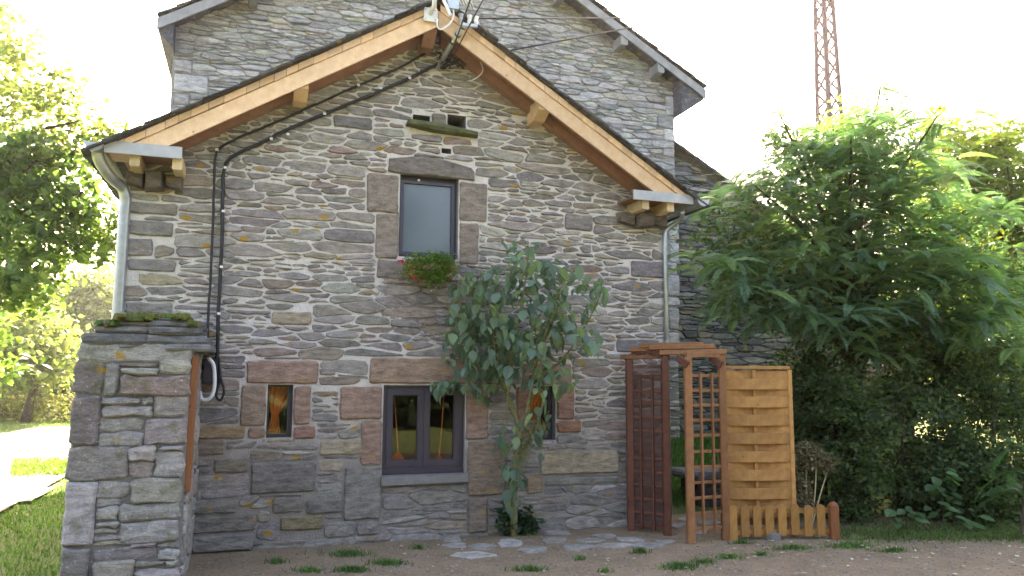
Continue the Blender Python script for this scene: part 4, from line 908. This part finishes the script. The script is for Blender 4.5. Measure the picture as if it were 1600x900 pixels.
cs = [ell(15, 110, 45, 60, TD, .8, 24), ell(50, 175, 60, 60, TD, .8, 30), ell(100, 160, 40, 50, TD, .6, 10), ell(165, 210, 28, 22, TD+.5, .5, 10), ell(10, 40, 30, 40, TD, .6, 6), ell(60, 235, 80, 30, TD, .7, 20)]
P, _ = clumps(cs, 26, .17); foliage('sunlit_foliage', P, .13, SUNLIT_LEAF, M_LEAFB, tr_, wide=.7)  # upper boughs take the backlit palette, light put into leaf colour

# woods behind the lawn
labR = [(1480, 520, 110, 80, 19, 80, 'sunlit tree far behind the right bushes, nearer the middle'), (1590, 480, 90, 120, 21, 90, 'sunlit tree far behind the right bushes at the frame edge')]
for px, py, w_, h_, dist, n, lb_ in labR:
    c = at(px, py, dist); b = np.array([c[0], c[1], 0]); t = empty('broadleaf_tree', b, lb_, 'tree'); G().tube([b, (b+c)/2, c], [.2, .16, .05], 8).ob('trunk', M_BARK, t, smooth=True)
    P, _ = clumps([(c, (w_*dist/FOC, 1.5, h_*dist/FOC), n)], 60, .35); foliage('foliage', P, .24, SUNLIT_LEAF, M_LEAFB, t, wide=.7)
labs = ['thin trunked young tree standing in the lawn beyond the lane', 'bright backlit tree at the far left beyond the thin trunk', 'backlit pale green tree just left of the house corner', 'deep shaded tree low behind the thin trunk', 'tall backlit tree behind the downpipe']
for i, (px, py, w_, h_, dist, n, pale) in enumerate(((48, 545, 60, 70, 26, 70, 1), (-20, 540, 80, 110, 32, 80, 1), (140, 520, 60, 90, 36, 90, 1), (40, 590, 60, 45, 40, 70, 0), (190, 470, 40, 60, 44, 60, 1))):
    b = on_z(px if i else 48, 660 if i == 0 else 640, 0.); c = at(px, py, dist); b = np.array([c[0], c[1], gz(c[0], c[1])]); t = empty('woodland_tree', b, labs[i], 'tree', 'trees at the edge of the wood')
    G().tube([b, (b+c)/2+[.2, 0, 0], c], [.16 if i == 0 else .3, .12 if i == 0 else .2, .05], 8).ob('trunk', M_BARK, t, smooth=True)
    P, _ = clumps([(c, (w_*dist/FOC, 2.5, h_*dist/FOC), n)], 60, .5 if i else .4); foliage('foliage', P, .34 if i else .26, SUNLIT_LEAF if pale else GREENS, M_LEAFB if pale else M_LEAF, t, wide=.75)  # backlit and shaded trees differ by leaf palette, light put into colour
cs = [((x, 42+.1*x+RN.uniform(-4, 4), RN.uniform(.5, 5)), (3, 3, 2.5), 22) for x in np.arange(-60, 40, 4.)]
P, _ = clumps(cs, 70, .8); o = foliage('far_wood', P, .6, SUNLIT_LEAF, M_LEAFB, None, wide=.75); tag(o, 'far mass of sunlit woodland behind the meadow', 'woodland', kind='stuff')
cs = [(on_z(x, 657)+[0, .0, .45], (1.4, .9, .55), 14) for x in (-40, 0, 30, 70, 105, 140)]
P, _ = clumps(cs, 60, .25); o = foliage('hedge', P, .16, [(.12, .14, .04), (.16, .17, .06), (.1, .13, .04)], M_LEAFB, None); tag(o, 'low sunlit scrub hedge along the far side of the lane', 'hedge', kind='stuff')
cs = [((x, -19+RN.uniform(-2, 2), RN.uniform(1.2, 8)), (2.5, 2, 3), 14) for x in np.arange(-30, 26, 2.)]
P, _ = clumps(cs, 40, .8); o = foliage('tree_belt', P, .7, [(.018, .03, .012), (.025, .04, .015)], M_LEAF, None, wide=.8); tag(o, 'belt of trees across the meadow behind the viewer, seen only in the panes', 'woodland', kind='stuff')

# ------------------------------------------------------------------ feathery tree on the right
def frond_geo(L=.55, pairs=24, ll=.115, droop=.5, rs=RN):
    V = []; F = []
    def pt(t): return np.array([L*t*(1-.12*droop*t), 0, L*(-droop*.55*t*t)])
    for k in range(pairs):
        t = .12+.88*k/(pairs-1); p = pt(t); tg = nrmz(pt(min(1, t+.02))-pt(t-.02)); s = ll*(math.sin(math.pi*min(1, .18+.80*t))**.6)*rs.uniform(.85, 1.1)
        for sg in (-1, 1):
            d = nrmz(np.array([.35, sg*1., -.22-rs.uniform(0, .15)])+tg*.15); w_ = tg*s*.17; b = len(V)
            V += [p, p+d*s*.45+w_, p+d*s, p+d*s*.45-w_]; F += [(b, b+1, b+2), (b, b+2, b+3)]
    n = 6
    for k in range(n):
        a, c = pt(k/n), pt((k+1)/n); b = len(V); o = np.array([0, .004, 0]); V += [a-o, a+o, c+o, c-o]; F += [(b, b+1, b+2), (b, b+2, b+3)]
    return np.array(V), np.array(F)
FR = [frond_geo(rs.uniform(.5, .62), 24, rs.uniform(.075, .095), rs.uniform(.6, 1.5), RN) for rs in [RN]*6]
def frond_tree(root, tipsl, cols, mat, nfr, sizes, nobj, matobj):
    items = []
    for tp, ax_ in tipsl:
        ph = RN.uniform(0, 6.28); nf = RN.randint(nfr-2, nfr+2)
        for k in range(nf):
            az = ph+k*2.4+RN.normal()*.2; el = RN.uniform(-.25, .7); s = sizes*RN.uniform(.7, 1.2)
            x = np.array([math.cos(az)*math.cos(el), math.sin(az)*math.cos(el), math.sin(el)]); x = nrmz(x+ax_*.3); y = nrmz(np.cross([0, 0, 1.], x)); z = np.cross(x, y)
            rl = RN.normal()*.25; y, z = y*math.cos(rl)+z*math.sin(rl), z*math.cos(rl)-y*math.sin(rl)
            items.append((tp-ax_*RN.uniform(0, .18), x*s, y*s, z*s, RN.randint(0, 6), np.array(cols[RN.randint(0, len(cols))])*RN.uniform(.75, 1.25)))
    items.sort(key=lambda q: np.linalg.norm(q[0]-CP)); VV = []; FF = []; TT = []; b = 0; cache = {}
    for i, (o, x, y, z, k, c) in enumerate(items):
        V, F = FR[k]
        if i < nobj:
            if k not in cache:
                m_ = mesh('frond', V, F, matobj, None, cols[k % len(cols)]); m_.location = (0, 0, 0); me = m_.data; cc = (V.min(0)+V.max(0))/2; D.objects.remove(m_); cache[k] = (me, cc)
            me, cc = cache[k]; ob = D.objects.new('frond', me); COL.objects.link(ob); ob.parent = root; p = o+x*cc[0]+y*cc[1]+z*cc[2]-np.array(root.location)
            ob.matrix_local = Matrix(((x[0], y[0], z[0], p[0]), (x[1], y[1], z[1], p[1]), (x[2], y[2], z[2], p[2]), (0, 0, 0, 1)))
        else:
            VV.append(o+V[:, :1]*x+V[:, 1:2]*y+V[:, 2:3]*z); FF.append(F+b); TT.append(np.tile(c, (len(V), 1))); b += len(V)
    if VV: mesh('foliage', np.concatenate(VV), np.concatenate(FF), mat, root, np.concatenate(TT), kind='stuff')
SUM = [(.12, .225, .14), (.14, .25, .145), (.11, .20, .13), (.155, .26, .12), (.125, .225, .15), (.17, .27, .10)]
sb = at(1332, 590, 9.6); sb[2] = gz(sb[0], sb[1]); sumac = empty('feathery_tree', sb, 'wide feathery leaved tree with long drooping compound fronds over the dark bushes', 'tree')
G().tube(spline([sb, sb+[.0, 0, .9], sb+[.08, 0, 1.8], sb+[.02, 0, 2.6]], 4), list(np.linspace(.15, .08, 13)), 10).ob('trunk', M_BARK, sumac, smooth=True)
stems = [(1215, 170), (1378, 125), (1465, 180), (1300, 190), (1290, 230), (1180, 290), (1130, 400), (1500, 300), (1330, 210), (1240, 420), (1420, 400), (1540, 430), (1170, 500), (1480, 520), (1350, 330), (1270, 300)]
tl_ = []
for i, (px, py) in enumerate(stems):
    dist = 9.2+.7*math.sin(i*2.1); T = at(px, py, dist); b = sb+[.03, 0, 1.6+.5*((i*.37) % 1)]; m = b*.45+T*.55+[0, 0, .25]; m[:2] = b[:2]*.6+T[:2]*.4
    Q = spline([b, m, T], 6); G().tube(Q, list(np.linspace(.045, .008, len(Q))), 6).ob('branch', M_BARK, sumac, smooth=True)
    dr = nrmz(Q[-1]-Q[-4])
    tl_.append((T, dr)); tl_ += [(np.array(Q[-k]), dr) for k in (3, 5, 7)]
RS = np.random.RandomState(5)
for (px, py, wx, wy, n) in ((1240, 330, 80, 80, 24), (1350, 290, 80, 90, 26), (1430, 350, 80, 90, 30), (1300, 430, 150, 80, 50), (1460, 460, 130, 80, 50), (1210, 470, 90, 50, 20), (1400, 510, 150, 40, 34), (1115, 400, 40, 25, 7), (1130, 310, 50, 35, 10), (1160, 440, 60, 50, 12), (1218, 225, 28, 45, 8), (1375, 190, 40, 45, 12), (1290, 230, 45, 35, 9), (1460, 240, 35, 45, 9), (1230, 290, 60, 40, 10), (1340, 240, 60, 40, 10), (1540, 400, 60, 110, 34), (1550, 520, 60, 40, 16), (1180, 400, 50, 40, 8)):
    for _ in range(n):
        a = RS.uniform(0, 6.28); r = RS.uniform(0, 1)**.5; T = at(px+wx*r*math.cos(a), py+wy*r*math.sin(a), RS.uniform(8.5, 10.3)); tl_.append((T, nrmz(T-(sb+[0, 0, 2.])+[0, 0, .5])))
cs = [ell(1330, 330, 130, 110, 9.9, .7, 90), ell(1300, 440, 190, 90, 9.9, .8, 130), ell(1470, 420, 120, 120, 10., .8, 100), ell(1420, 520, 180, 50, 9.9, .7, 70), ell(1150, 380, 60, 90, 9.8, .5, 26), ell(1350, 230, 90, 60, 9.8, .5, 34), ell(1225, 260, 40, 60, 9.7, .4, 14)]
P, _ = clumps(cs, 40, .16, RS); foliage('inner_foliage', P, .11, [(.07, .14, .07), (.09, .16, .07), (.16, .18, .04), (.06, .11, .06)], M_LEAF, sumac, wide=.35)
frond_tree(sumac, tl_, SUM, M_LEAF, 9, .80, 290, M_LEAFO)
s2 = at(1620, 590, 12.5); s2[2] = 0; sum2 = empty('feathery_tree', s2, 'sunlit yellow green feathery tree at the right edge behind the darker one', 'tree')
G().tube(spline([s2, s2+[.0, 0, 2], s2+[.1, 0, 4]], 4), [.2, .19, .18, .17, .16, .14, .12, .1, .08], 8).ob('trunk', M_BARK, sum2, smooth=True)
tl2 = []
for (px, py, wx, wy, n) in ((1480, 230, 45, 60, 16), (1560, 300, 70, 90, 40), (1500, 380, 70, 80, 30), (1600, 420, 60, 110, 30), (1570, 200, 25, 30, 6), (1430, 300, 40, 60, 8)):
    for _ in range(n):
        a = RS.uniform(0, 6.28); r = RS.uniform(0, 1)**.5; T = at(px+wx*r*math.cos(a), py+wy*r*math.sin(a), RS.uniform(11.6, 13.4)); tl2.append((T, nrmz(T-(s2+[0, 0, 3.])+[0, 0, .5])))
limbs(sum2, s2+[0, 0, 2.2], [t[0] for t in tl2[::9]], .05, M_BARK)
cs = [ell(1480, 300, 60, 110, 13, .9, 60), ell(1560, 330, 80, 130, 13, 1.1, 120), ell(1590, 480, 70, 110, 13, 1.1, 80), ell(1470, 480, 80, 90, 13.5, 1, 60)]
P, _ = clumps(cs, 40, .2, RS); foliage('inner_foliage', P, .16, [(.14, .20, .05), (.18, .22, .06), (.12, .17, .05)], M_LEAFB, sum2, wide=.4)
frond_tree(sum2, tl2, [(.13, .20, .04), (.16, .22, .04), (.11, .18, .04), (.20, .22, .04)], M_LEAFB, 7, 1.15, 0, None)

# dark bushes under it
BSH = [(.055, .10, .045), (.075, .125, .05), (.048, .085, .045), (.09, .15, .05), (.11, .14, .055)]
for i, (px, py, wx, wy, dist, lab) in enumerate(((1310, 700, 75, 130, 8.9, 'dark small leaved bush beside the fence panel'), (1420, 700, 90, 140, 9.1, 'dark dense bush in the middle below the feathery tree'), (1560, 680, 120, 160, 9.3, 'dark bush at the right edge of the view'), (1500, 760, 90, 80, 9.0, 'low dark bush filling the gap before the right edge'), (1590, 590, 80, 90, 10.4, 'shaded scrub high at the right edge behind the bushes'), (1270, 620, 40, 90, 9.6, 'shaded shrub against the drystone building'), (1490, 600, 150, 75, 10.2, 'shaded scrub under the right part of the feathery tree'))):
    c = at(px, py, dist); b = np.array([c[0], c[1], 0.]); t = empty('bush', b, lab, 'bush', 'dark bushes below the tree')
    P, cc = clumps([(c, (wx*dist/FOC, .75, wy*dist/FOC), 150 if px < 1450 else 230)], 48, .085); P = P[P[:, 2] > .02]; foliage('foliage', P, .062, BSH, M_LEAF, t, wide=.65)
    g = G(); Rq = random.Random(i)
    for k in range(14): q = cc[k*5]; g.tube(spline([b+[Rq.uniform(-.2, .2), Rq.uniform(-.1, .1), 0], (b+q)/2+[Rq.uniform(-.1, .1), 0, .1], q], 3), [.012, .011, .01, .009, .007, .005, .004], 5)
    g.ob('stems', M_BARK, t, kind='stuff')
# dried plant tied at the stakes
c = at(1262, 735, 8.2); b = np.array([c[0], c[1], 0]); dp = empty('dried_plant', b, 'withered brown climber bundled over two stakes beside the fence panel', 'plant')
P = np.concatenate([in_ell(1100, at(1262, 712, 8.15), (.20, .15, .16)), in_ell(700, at(1285, 722, 8.2), (.17, .13, .11)), in_ell(900, at(1242, 760, 8.1), (.11, .1, .30)), in_ell(500, at(1258, 775, 8.15), (.10, .1, .22))]); foliage('dry_foliage', P, .05, [(.23, .19, .10), (.17, .14, .08), (.30, .26, .17), (.14, .15, .06)], M_PAPER, dp)
limbs(dp, b, [at(1240, 700, 8.1), at(1275, 700, 8.1), at(1300, 715, 8.2), at(1262, 690, 8.1)], .012, M_CUT, 'dry_stem')
# big leaved weeds
def broad_leaf(P, d, s, col, nn=(0, 0, 1), wide=.75):
    d = nrmz(np.array(d, float)); sd_ = nrmz(np.cross(d, nn)); up_ = np.cross(sd_, d); out = []
    pr = [(0, 0, 0), (.18, .42, .04), (.5, .5, .05), (.8, .28, .02), (1, 0, -.06)]
    V = [P+d*s*t+sd_*s*wide*w_+up_*s*h for t, w_, h in pr]+[P+d*s*t-sd_*s*wide*w_+up_*s*h for t, w_, h in pr[1:4]]+[P+d*s*.45-up_*s*.03]
    return V, [(0, 8, 1), (1, 8, 2), (2, 8, 3), (3, 8, 4), (0, 5, 8), (5, 6, 8), (6, 7, 8), (7, 4, 8)], col
for i, (px, py, dist, n, lab) in enumerate(((1470, 745, 8.3, 9, 'broad leaved pale green weed in front of the middle bush'), (1415, 795, 8.1, 5, 'single low broad leaved weed at the foot of the bush'), (1485, 720, 8.5, 6, 'upper broad leaved weed climbing the middle bush'), (1510, 810, 8.1, 5, 'blue green broad leaved weed near the right grass'))):
    c = at(px, py, dist); e = empty('weed', (c[0], c[1], 0), lab, 'weed'); G().tube([(c[0], c[1], 0), c-[0, 0, .1], c], [.005, .004, .003], 6).ob('stem', M_BARK, e)
    for k in range(n*2):
        a = RN.uniform(0, 6.28); V, F, t = broad_leaf(c+RN.normal(size=3)*[.09, .05, .06]-[0, 0, RN.uniform(0, .6)*(c[2]-.05)], (math.cos(a), math.sin(a)-.5, -.35), RN.uniform(.09, .17), (.10, .19, .08), (0, -.5, 1)); mesh('leaf', V, F, M_LEAFO, e, t)
e = empty('fern_sapling', on_z(1590, 840), 'young feathery sapling with arching fronds at the lower right edge', 'sapling')
tl3 = [(at(1578, 690, 7.9), np.array([-.6, -.3, .5])), (at(1580, 735, 7.8), np.array([-.8, -.3, .3])), (at(1592, 765, 7.8), np.array([-.7, -.3, .2]))]
frond_tree(e, tl3, [(.07, .17, .05)]*6, M_LEAF, 7, .75, 30, M_LEAFO); G().tube([on_z(1595, 845), at(1605, 690, 7.9)], [.015, .008], 6).ob('stem', M_BARK, e)

# ------------------------------------------------------------------ the small tree in front of the wall
lb = on_z(803, 838); lb[1] = max(lb[1], -.42); lil = empty('ornamental_tree', lb, 'small slender tree with drooping blue green leaves growing in front of the house wall', 'tree')
DT = float((lb-CP)@_F)
def lt(px, py, o=0.): return at(px, py, DT-.1+o)
stm = [[(803, 838), (803, 780), (806, 730), (812, 690)], [(812, 690), (806, 650), (790, 610), (775, 560), (770, 500), (775, 440)], [(812, 690), (822, 650), (832, 600), (845, 540), (868, 480), (880, 440)], [(808, 720), (835, 670), (850, 620), (845, 560), (860, 520)],
 [(790, 615), (790, 560), (810, 500), (822, 430), (825, 375)], [(775, 560), (740, 520), (720, 480), (715, 440)], [(790, 610), (745, 590), (700, 598)], [(803, 650), (793, 620), (800, 580), (790, 520), (755, 460), (750, 430)], [(832, 600), (880, 560), (920, 500), (940, 455)], [(845, 540), (885, 520), (915, 520)]]
rr = [(.038, .03), (.026, .006), (.024, .006), (.02, .006), (.015, .004), (.012, .004), (.010, .003), (.015, .004), (.013, .004), (.008, .003)]
tips = []
for i, s in enumerate(stm):
    Rz = RN.uniform(-.3, .25); P = [lt(x, y, (k/len(s))*Rz if i else 0) for k, (x, y) in enumerate(s)]
    if i == 0: P[0] = np.array([lb[0], lb[1], -.05])
    Q = spline(P, 5); G().tube(Q, list(np.linspace(*rr[i], len(Q))), 8).ob('trunk' if i == 0 else 'branch', M_BARKL, lil, smooth=True)
    if i: tips += Q[len(Q)//3:]
LP = []
ells = [(745, 470, 42, 50, 60), (725, 525, 35, 55, 60), (770, 540, 50, 60, 90), (830, 420, 32, 45, 42), (790, 440, 35, 30, 30), (870, 440, 45, 40, 44), (925, 455, 26, 26, 26), (840, 500, 60, 50, 90), (890, 520, 50, 35, 46), (830, 560, 60, 40, 66), (760, 590, 45, 30, 40), (695, 600, 24, 14, 22), (870, 590, 35, 25, 18), (802, 385, 22, 22, 10), (840, 640, 20, 45, 20), (800, 700, 24, 50, 28), (803, 755, 16, 40, 20), (835, 690, 16, 30, 8), (740, 440, 40, 22, 20)]
for px, py, wx, wy, n in ells:
    for _ in range(int(n*1.25)):
        a = RS.uniform(0, 6.28); r = RS.uniform(0, 1)**.55; LP.append(lt(px+wx*r*math.cos(a), py+wy*r*math.sin(a), RS.uniform(-.33, .22)))
meL = []
for v in range(5):
    V, F, t = broad_leaf(np.zeros(3), (1, 0, -.1), 1., (.060, .098, .078), (0, 0, 1), RS.uniform(.55, .8)); V = np.array(V); V[:, 2] -= .18*V[:, 0]**2*RS.uniform(.3, 1.6); V[4:5, 1] += RS.uniform(-.1, .1)
    me = D.meshes.new('leaf'); me.from_pydata(V.tolist(), [], F); col = [(.15, .225, .175), (.175, .255, .20), (.13, .20, .145), (.20, .28, .155), (.125, .195, .16)][v]
    me.color_attributes.new('tint', 'FLOAT_COLOR', 'POINT').data.foreach_set('color', list((*col, 1))*len(V)); me.materials.append(M_LEAFO); meL.append((me, V, F, col))
LP.sort(key=lambda p: np.linalg.norm(p-CP)); gg = G()
for i, p in enumerate(LP):
    me, V, F, col = meL[RS.randint(0, 5)]; az = RS.uniform(0, 6.28); q = Matrix.Rotation(az, 3, 'Z')@Matrix.Rotation(RS.uniform(.25, 1.35), 3, 'Y')@Matrix.Rotation(RS.normal()*.35, 3, 'X'); s = RS.uniform(.065, .15); q = q*s
    if i < 300: ob = D.objects.new('leaf', me); COL.objects.link(ob); ob.parent = lil; ob.matrix_local = Matrix.Translation(Vector(p)-lil.location)@q.to_4x4()
    else: gg.add([np.array(q@Vector(v_))+p for v_ in V], F, np.array(col)*RS.uniform(.75, 1.25))
gg.ob('foliage', M_LEAF, lil, kind='stuff')
g = G()                                      # leaf stalks to nearest branch
for p in LP[::2]:
    t = min(tips[::2], key=lambda q: np.sum((q-p)**2)); g.tube([t, (t+p)/2+[0, 0, .03], p], [.003, .0025, .0015], 4, False)
g.ob('twigs', M_BARKL, lil, kind='stuff')
# leafy plant at its foot
c = on_z(805, 836); sh = empty('leafy_sprouts', c, 'low clump of blue green sprouts around the foot of the small tree', 'plant')
P = np.concatenate([in_ell(170, c+[.0, -.05, .16], (.24, .12, .16)), in_ell(60, c+[-.12, -.02, .2], (.1, .1, .18)), in_ell(40, c+[.14, -.05, .1], (.1, .1, .1))]); P = P[P[:, 2] > .01]; foliage('foliage', P, .085, [(.04, .085, .06), (.05, .10, .06), (.07, .13, .045)], M_LEAF, sh, wide=.65)

# ------------------------------------------------------------------ flower box
c0 = on_y(634, 432, -.06); c1 = on_y(700, 440, -.06); zt = on_y(660, 415, -.1)[2]; fb = empty('flower_box', ((c0[0]+c1[0])/2, -.1, c0[2]), 'terracotta window box overflowing with green plants and red flowers below the upper window', 'window box')
g = G(); x0, x1, z0 = c0[0], c1[0]+.04, zt-.13; g.add([(x0+.02, -.17, z0), (x1-.02, -.17, z0), (x1-.02, -.04, z0), (x0+.02, -.04, z0), (x0, -.19, zt), (x1, -.19, zt), (x1, -.035, zt), (x0, -.035, zt)], [(0, 3, 2, 1), (4, 5, 6, 7), (0, 1, 5, 4), (1, 2, 6, 5), (2, 3, 7, 6), (3, 0, 4, 7)]); g.box((x0-.008, -.198, zt-.022), (x1+.008, -.19, zt+.004)); g.ob('trough', M_TERRA, fb)
def fy(px, py, r, n, y=-.21): return in_ell(n, on_y(px, py, y), r)
SP = []
for k in range(430):                         # trailing and upright sprigs
    q = on_y(RN.triangular(628, 680, 716), RN.uniform(404, 424), -.12); q[1] -= RN.uniform(0, .09); up_ = RN.uniform() < .35; L_ = RN.uniform(.03, .10) if up_ else RN.uniform(.06, .12+.14*RN.uniform()); dx = RN.normal()*.25; dy = -RN.uniform(.1, .5)
    for m_ in range(int(L_/.0065)):
        t = m_*.0065; SP.append(q+[dx*t, dy*min(t, .06), (t if up_ else .02-t)]+RN.normal(size=3)*.010)
foliage('foliage', np.array(SP), .027, [(.14, .25, .05), (.18, .29, .07), (.10, .19, .05)], M_LEAFB, fb, wide=.55)
foliage('dry_stems', fy(672, 418, (.10, .07, .03), 160), .05, [(.36, .28, .16), (.3, .22, .12)], M_PAPER, fb, wide=.2)
foliage('red_flower', np.concatenate([fy(627, 408, (.03, .04, .015), 24), fy(650, 436, (.05, .05, .02), 18)]), .03, [(.55, .05, .07), (.5, .12, .1)], M_PAPER, fb, wide=.9)
foliage('white_flower', np.concatenate([fy(701, 429, (.02, .03, .01), 8), fy(678, 450, (.05, .03, .03), 6)]), .02, [(.75, .75, .7)], M_PAPER, fb, wide=.9)

# ------------------------------------------------------------------ grass and litter
def blades(P, h, wid=.006, cols=((.09, .19, .05), (.13, .23, .06), (.08, .15, .05)), lean=.5, rs=RN):
    n = len(P); a = rs.uniform(0, 6.28, n); s = np.stack([np.cos(a), np.sin(a), np.zeros(n)], 1); hh = h*rs.uniform(.5, 1.2, (n, 1)); b = rs.normal(size=(n, 3))*[1, 1, 0]*lean
    m = P+[0, 0, .55]*hh+b*hh*.3; t = P+[0, 0, 1.]*hh*.95+b*hh; w_ = s*wid
    V = np.stack([P-w_, P+w_, m+w_*.8, m-w_*.8, t], 1).reshape(-1, 3); i = np.arange(n)[:, None]*5; F = np.concatenate([i+[0, 1, 2], i+[0, 2, 3], i+[3, 2, 4]], 1).reshape(-1, 3)
    C = np.array(cols)[rs.randint(0, len(cols), n)]*rs.uniform(.7, 1.3, (n, 1)); return V, F, np.repeat(C, 5, 0)
TQ = []
tufts = [(590, 838, 60, 8, 420), (545, 846, 70, 7, 220), (530, 842, 40, 6, 160), (545, 868, 62, 7, 330), (432, 880, 30, 6, 110), (482, 894, 44, 5, 130), (605, 882, 60, 7, 260), (550, 893, 50, 6, 330), (655, 858, 30, 5, 60), (825, 892, 50, 5, 200), (905, 875, 20, 3, 45), (1000, 864, 28, 5, 130), (1060, 888, 55, 8, 420), (1100, 880, 40, 6, 120), (1140, 873, 40, 5, 170), (945, 895, 22, 3, 40), (1190, 868, 40, 4, 60), (1240, 858, 60, 6, 200), (1330, 855, 70, 9, 420), (1395, 862, 50, 5, 160), (830, 836, 26, 4, 40), (1160, 850, 40, 4, 110)]
for (px, py, wx, wy, n) in tufts:
    c = on_z(px, py); Q = []
    for _ in range(n):
        a = RS.uniform(0, 6.28); r = abs(RS.normal())*.42; q = on_z(px+wx*.5*r*math.cos(a)*1.6, py+wy*.5*r*math.sin(a)*1.6, .01); Q.append(q)
    TQ += Q
V, F, T = blades(np.array(TQ), .05, .005); tag(mesh('yard_grass', V, F, M_GRASS, None, T), 'scattered small grass tufts growing in the bare earth', 'grass', kind='stuff')
def scatter(n, box, cond=lambda x, y: True, rs=RN):
    X = rs.uniform(box[0], box[2], n); Y = rs.uniform(box[1], box[3], n); return np.array([(x, y, gz(x, y)) for x, y in zip(X, Y) if cond(x, y)])
c = lambda x, y: (x < -3.02+.15*noise.noise(Vector((x*3, y*3, 0))) and not inpoly(x+.25*noise.noise(Vector((x*2, y*2, 4))), y+.3*noise.noise(Vector((x*2, y*2, 9))), LANE))
P = scatter(44000, (-8.5, -3.5, -2.9, 7), c); V, F, T = blades(P, .05, .006, ((.07, .17, .03), (.10, .20, .04), (.13, .20, .05))); tag(mesh('lawn_grass', V, F, M_GRASS, None, T), 'short lawn grass left of the pier', 'grass', kind='stuff')
P = scatter(34000, (-22, 6.5, -4, 24), lambda x, y: not inpoly(x, y, LANE)); P = np.concatenate([P, [on_z(RS.uniform(20, 106)+RS.normal()*4, 742-RS.uniform(0, 1)*22+RS.normal()*2, .02) for _ in range(1600)]]); V, F, T = blades(P, .07, .012, ((.10, .18, .04), (.15, .21, .05))); tag(mesh('meadow_grass', V, F, M_GRASS, None, T), 'sunlit meadow grass beyond the lane edge', 'grass', kind='stuff')
P = scatter(9000, (3.0, .9, 7.5, 3.8)); V, F, T = blades(P, .16, .007, ((.05, .14, .03), (.07, .17, .035))); tag(mesh('bank_grass', V, F, M_GRASS, None, T), 'long green grass on the bank behind the arch', 'grass', kind='stuff')
Q = [on_z(1312+370*RS.uniform(0, 1)**.9+RS.normal()*16, 845-abs(RS.normal())*14+RS.normal()*4, .0) for _ in range(6500)]; V, F, T = blades(np.array(Q), .06, .006, ((.07, .14, .03), (.10, .17, .04), (.12, .15, .05))); tag(mesh('verge_grass', V, F, M_GRASS, None, T), 'grass strip along the foot of the bushes', 'grass', kind='stuff')
P = np.array([on_z(RS.uniform(1130, 1640), 858+RS.normal()*14, .025) for _ in range(150)]+[on_z(RS.uniform(300, 1600), RS.uniform(845, 900), .022) for _ in range(70)])
V, F, T = leaf_cloud(P, .055, 0., [(.55, .52, .36), (.45, .40, .22), (.6, .58, .45)], .2, .55); V[:, 2] = .028+(V[:, 2]-.03)*.25+.006; tag(mesh('fallen_leaves', V, F, M_PAPER, None, T), 'pale fallen leaves scattered over the earth at the right', 'fallen leaves', kind='stuff')
g = G()
for _ in range(2400):
    q = on_z(RS.uniform(290, 1620), RS.uniform(838, 905), .012); s = RS.uniform(.004, .014); o = [(s*math.cos(a)*RS.uniform(.7, 1.3), s*math.sin(a)*RS.uniform(.7, 1.3)) for a in (0, 1.2, 2.4, 3.6, 4.9)]; t_ = RS.uniform(.12, .35)
    g.add([(q[0]+a, q[1]+b, q[2]) for a, b in o]+[(q[0], q[1], q[2]+s*.7)], [(i, (i+1) % 5, 5) for i in range(5)], (t_, t_*.93, t_*.85))
tag(g.ob('pebbles', M_SLAB2), 'small pebbles strewn over the yard', 'pebbles', kind='stuff')


# ------------------------------------------------------------------ added air volume imitating lens glare toward the sun
hz = N('glare_air'); pv = hz.n('ShaderNodeVolumePrincipled'); pv.inputs['Color'].default_value = (.95, .96, 1, 1); pv.inputs['Density'].default_value = .0007; pv.inputs['Anisotropy'].default_value = .8
hz.l(pv.outputs[0], hz.out.inputs['Volume'])
g = G(); g.box((-152, -92, -1.2), (152, 222, 17)); tag(g.ob('glare_volume', hz.m), 'thin added air volume imitating lens glare toward the sun', None, kind='stuff')
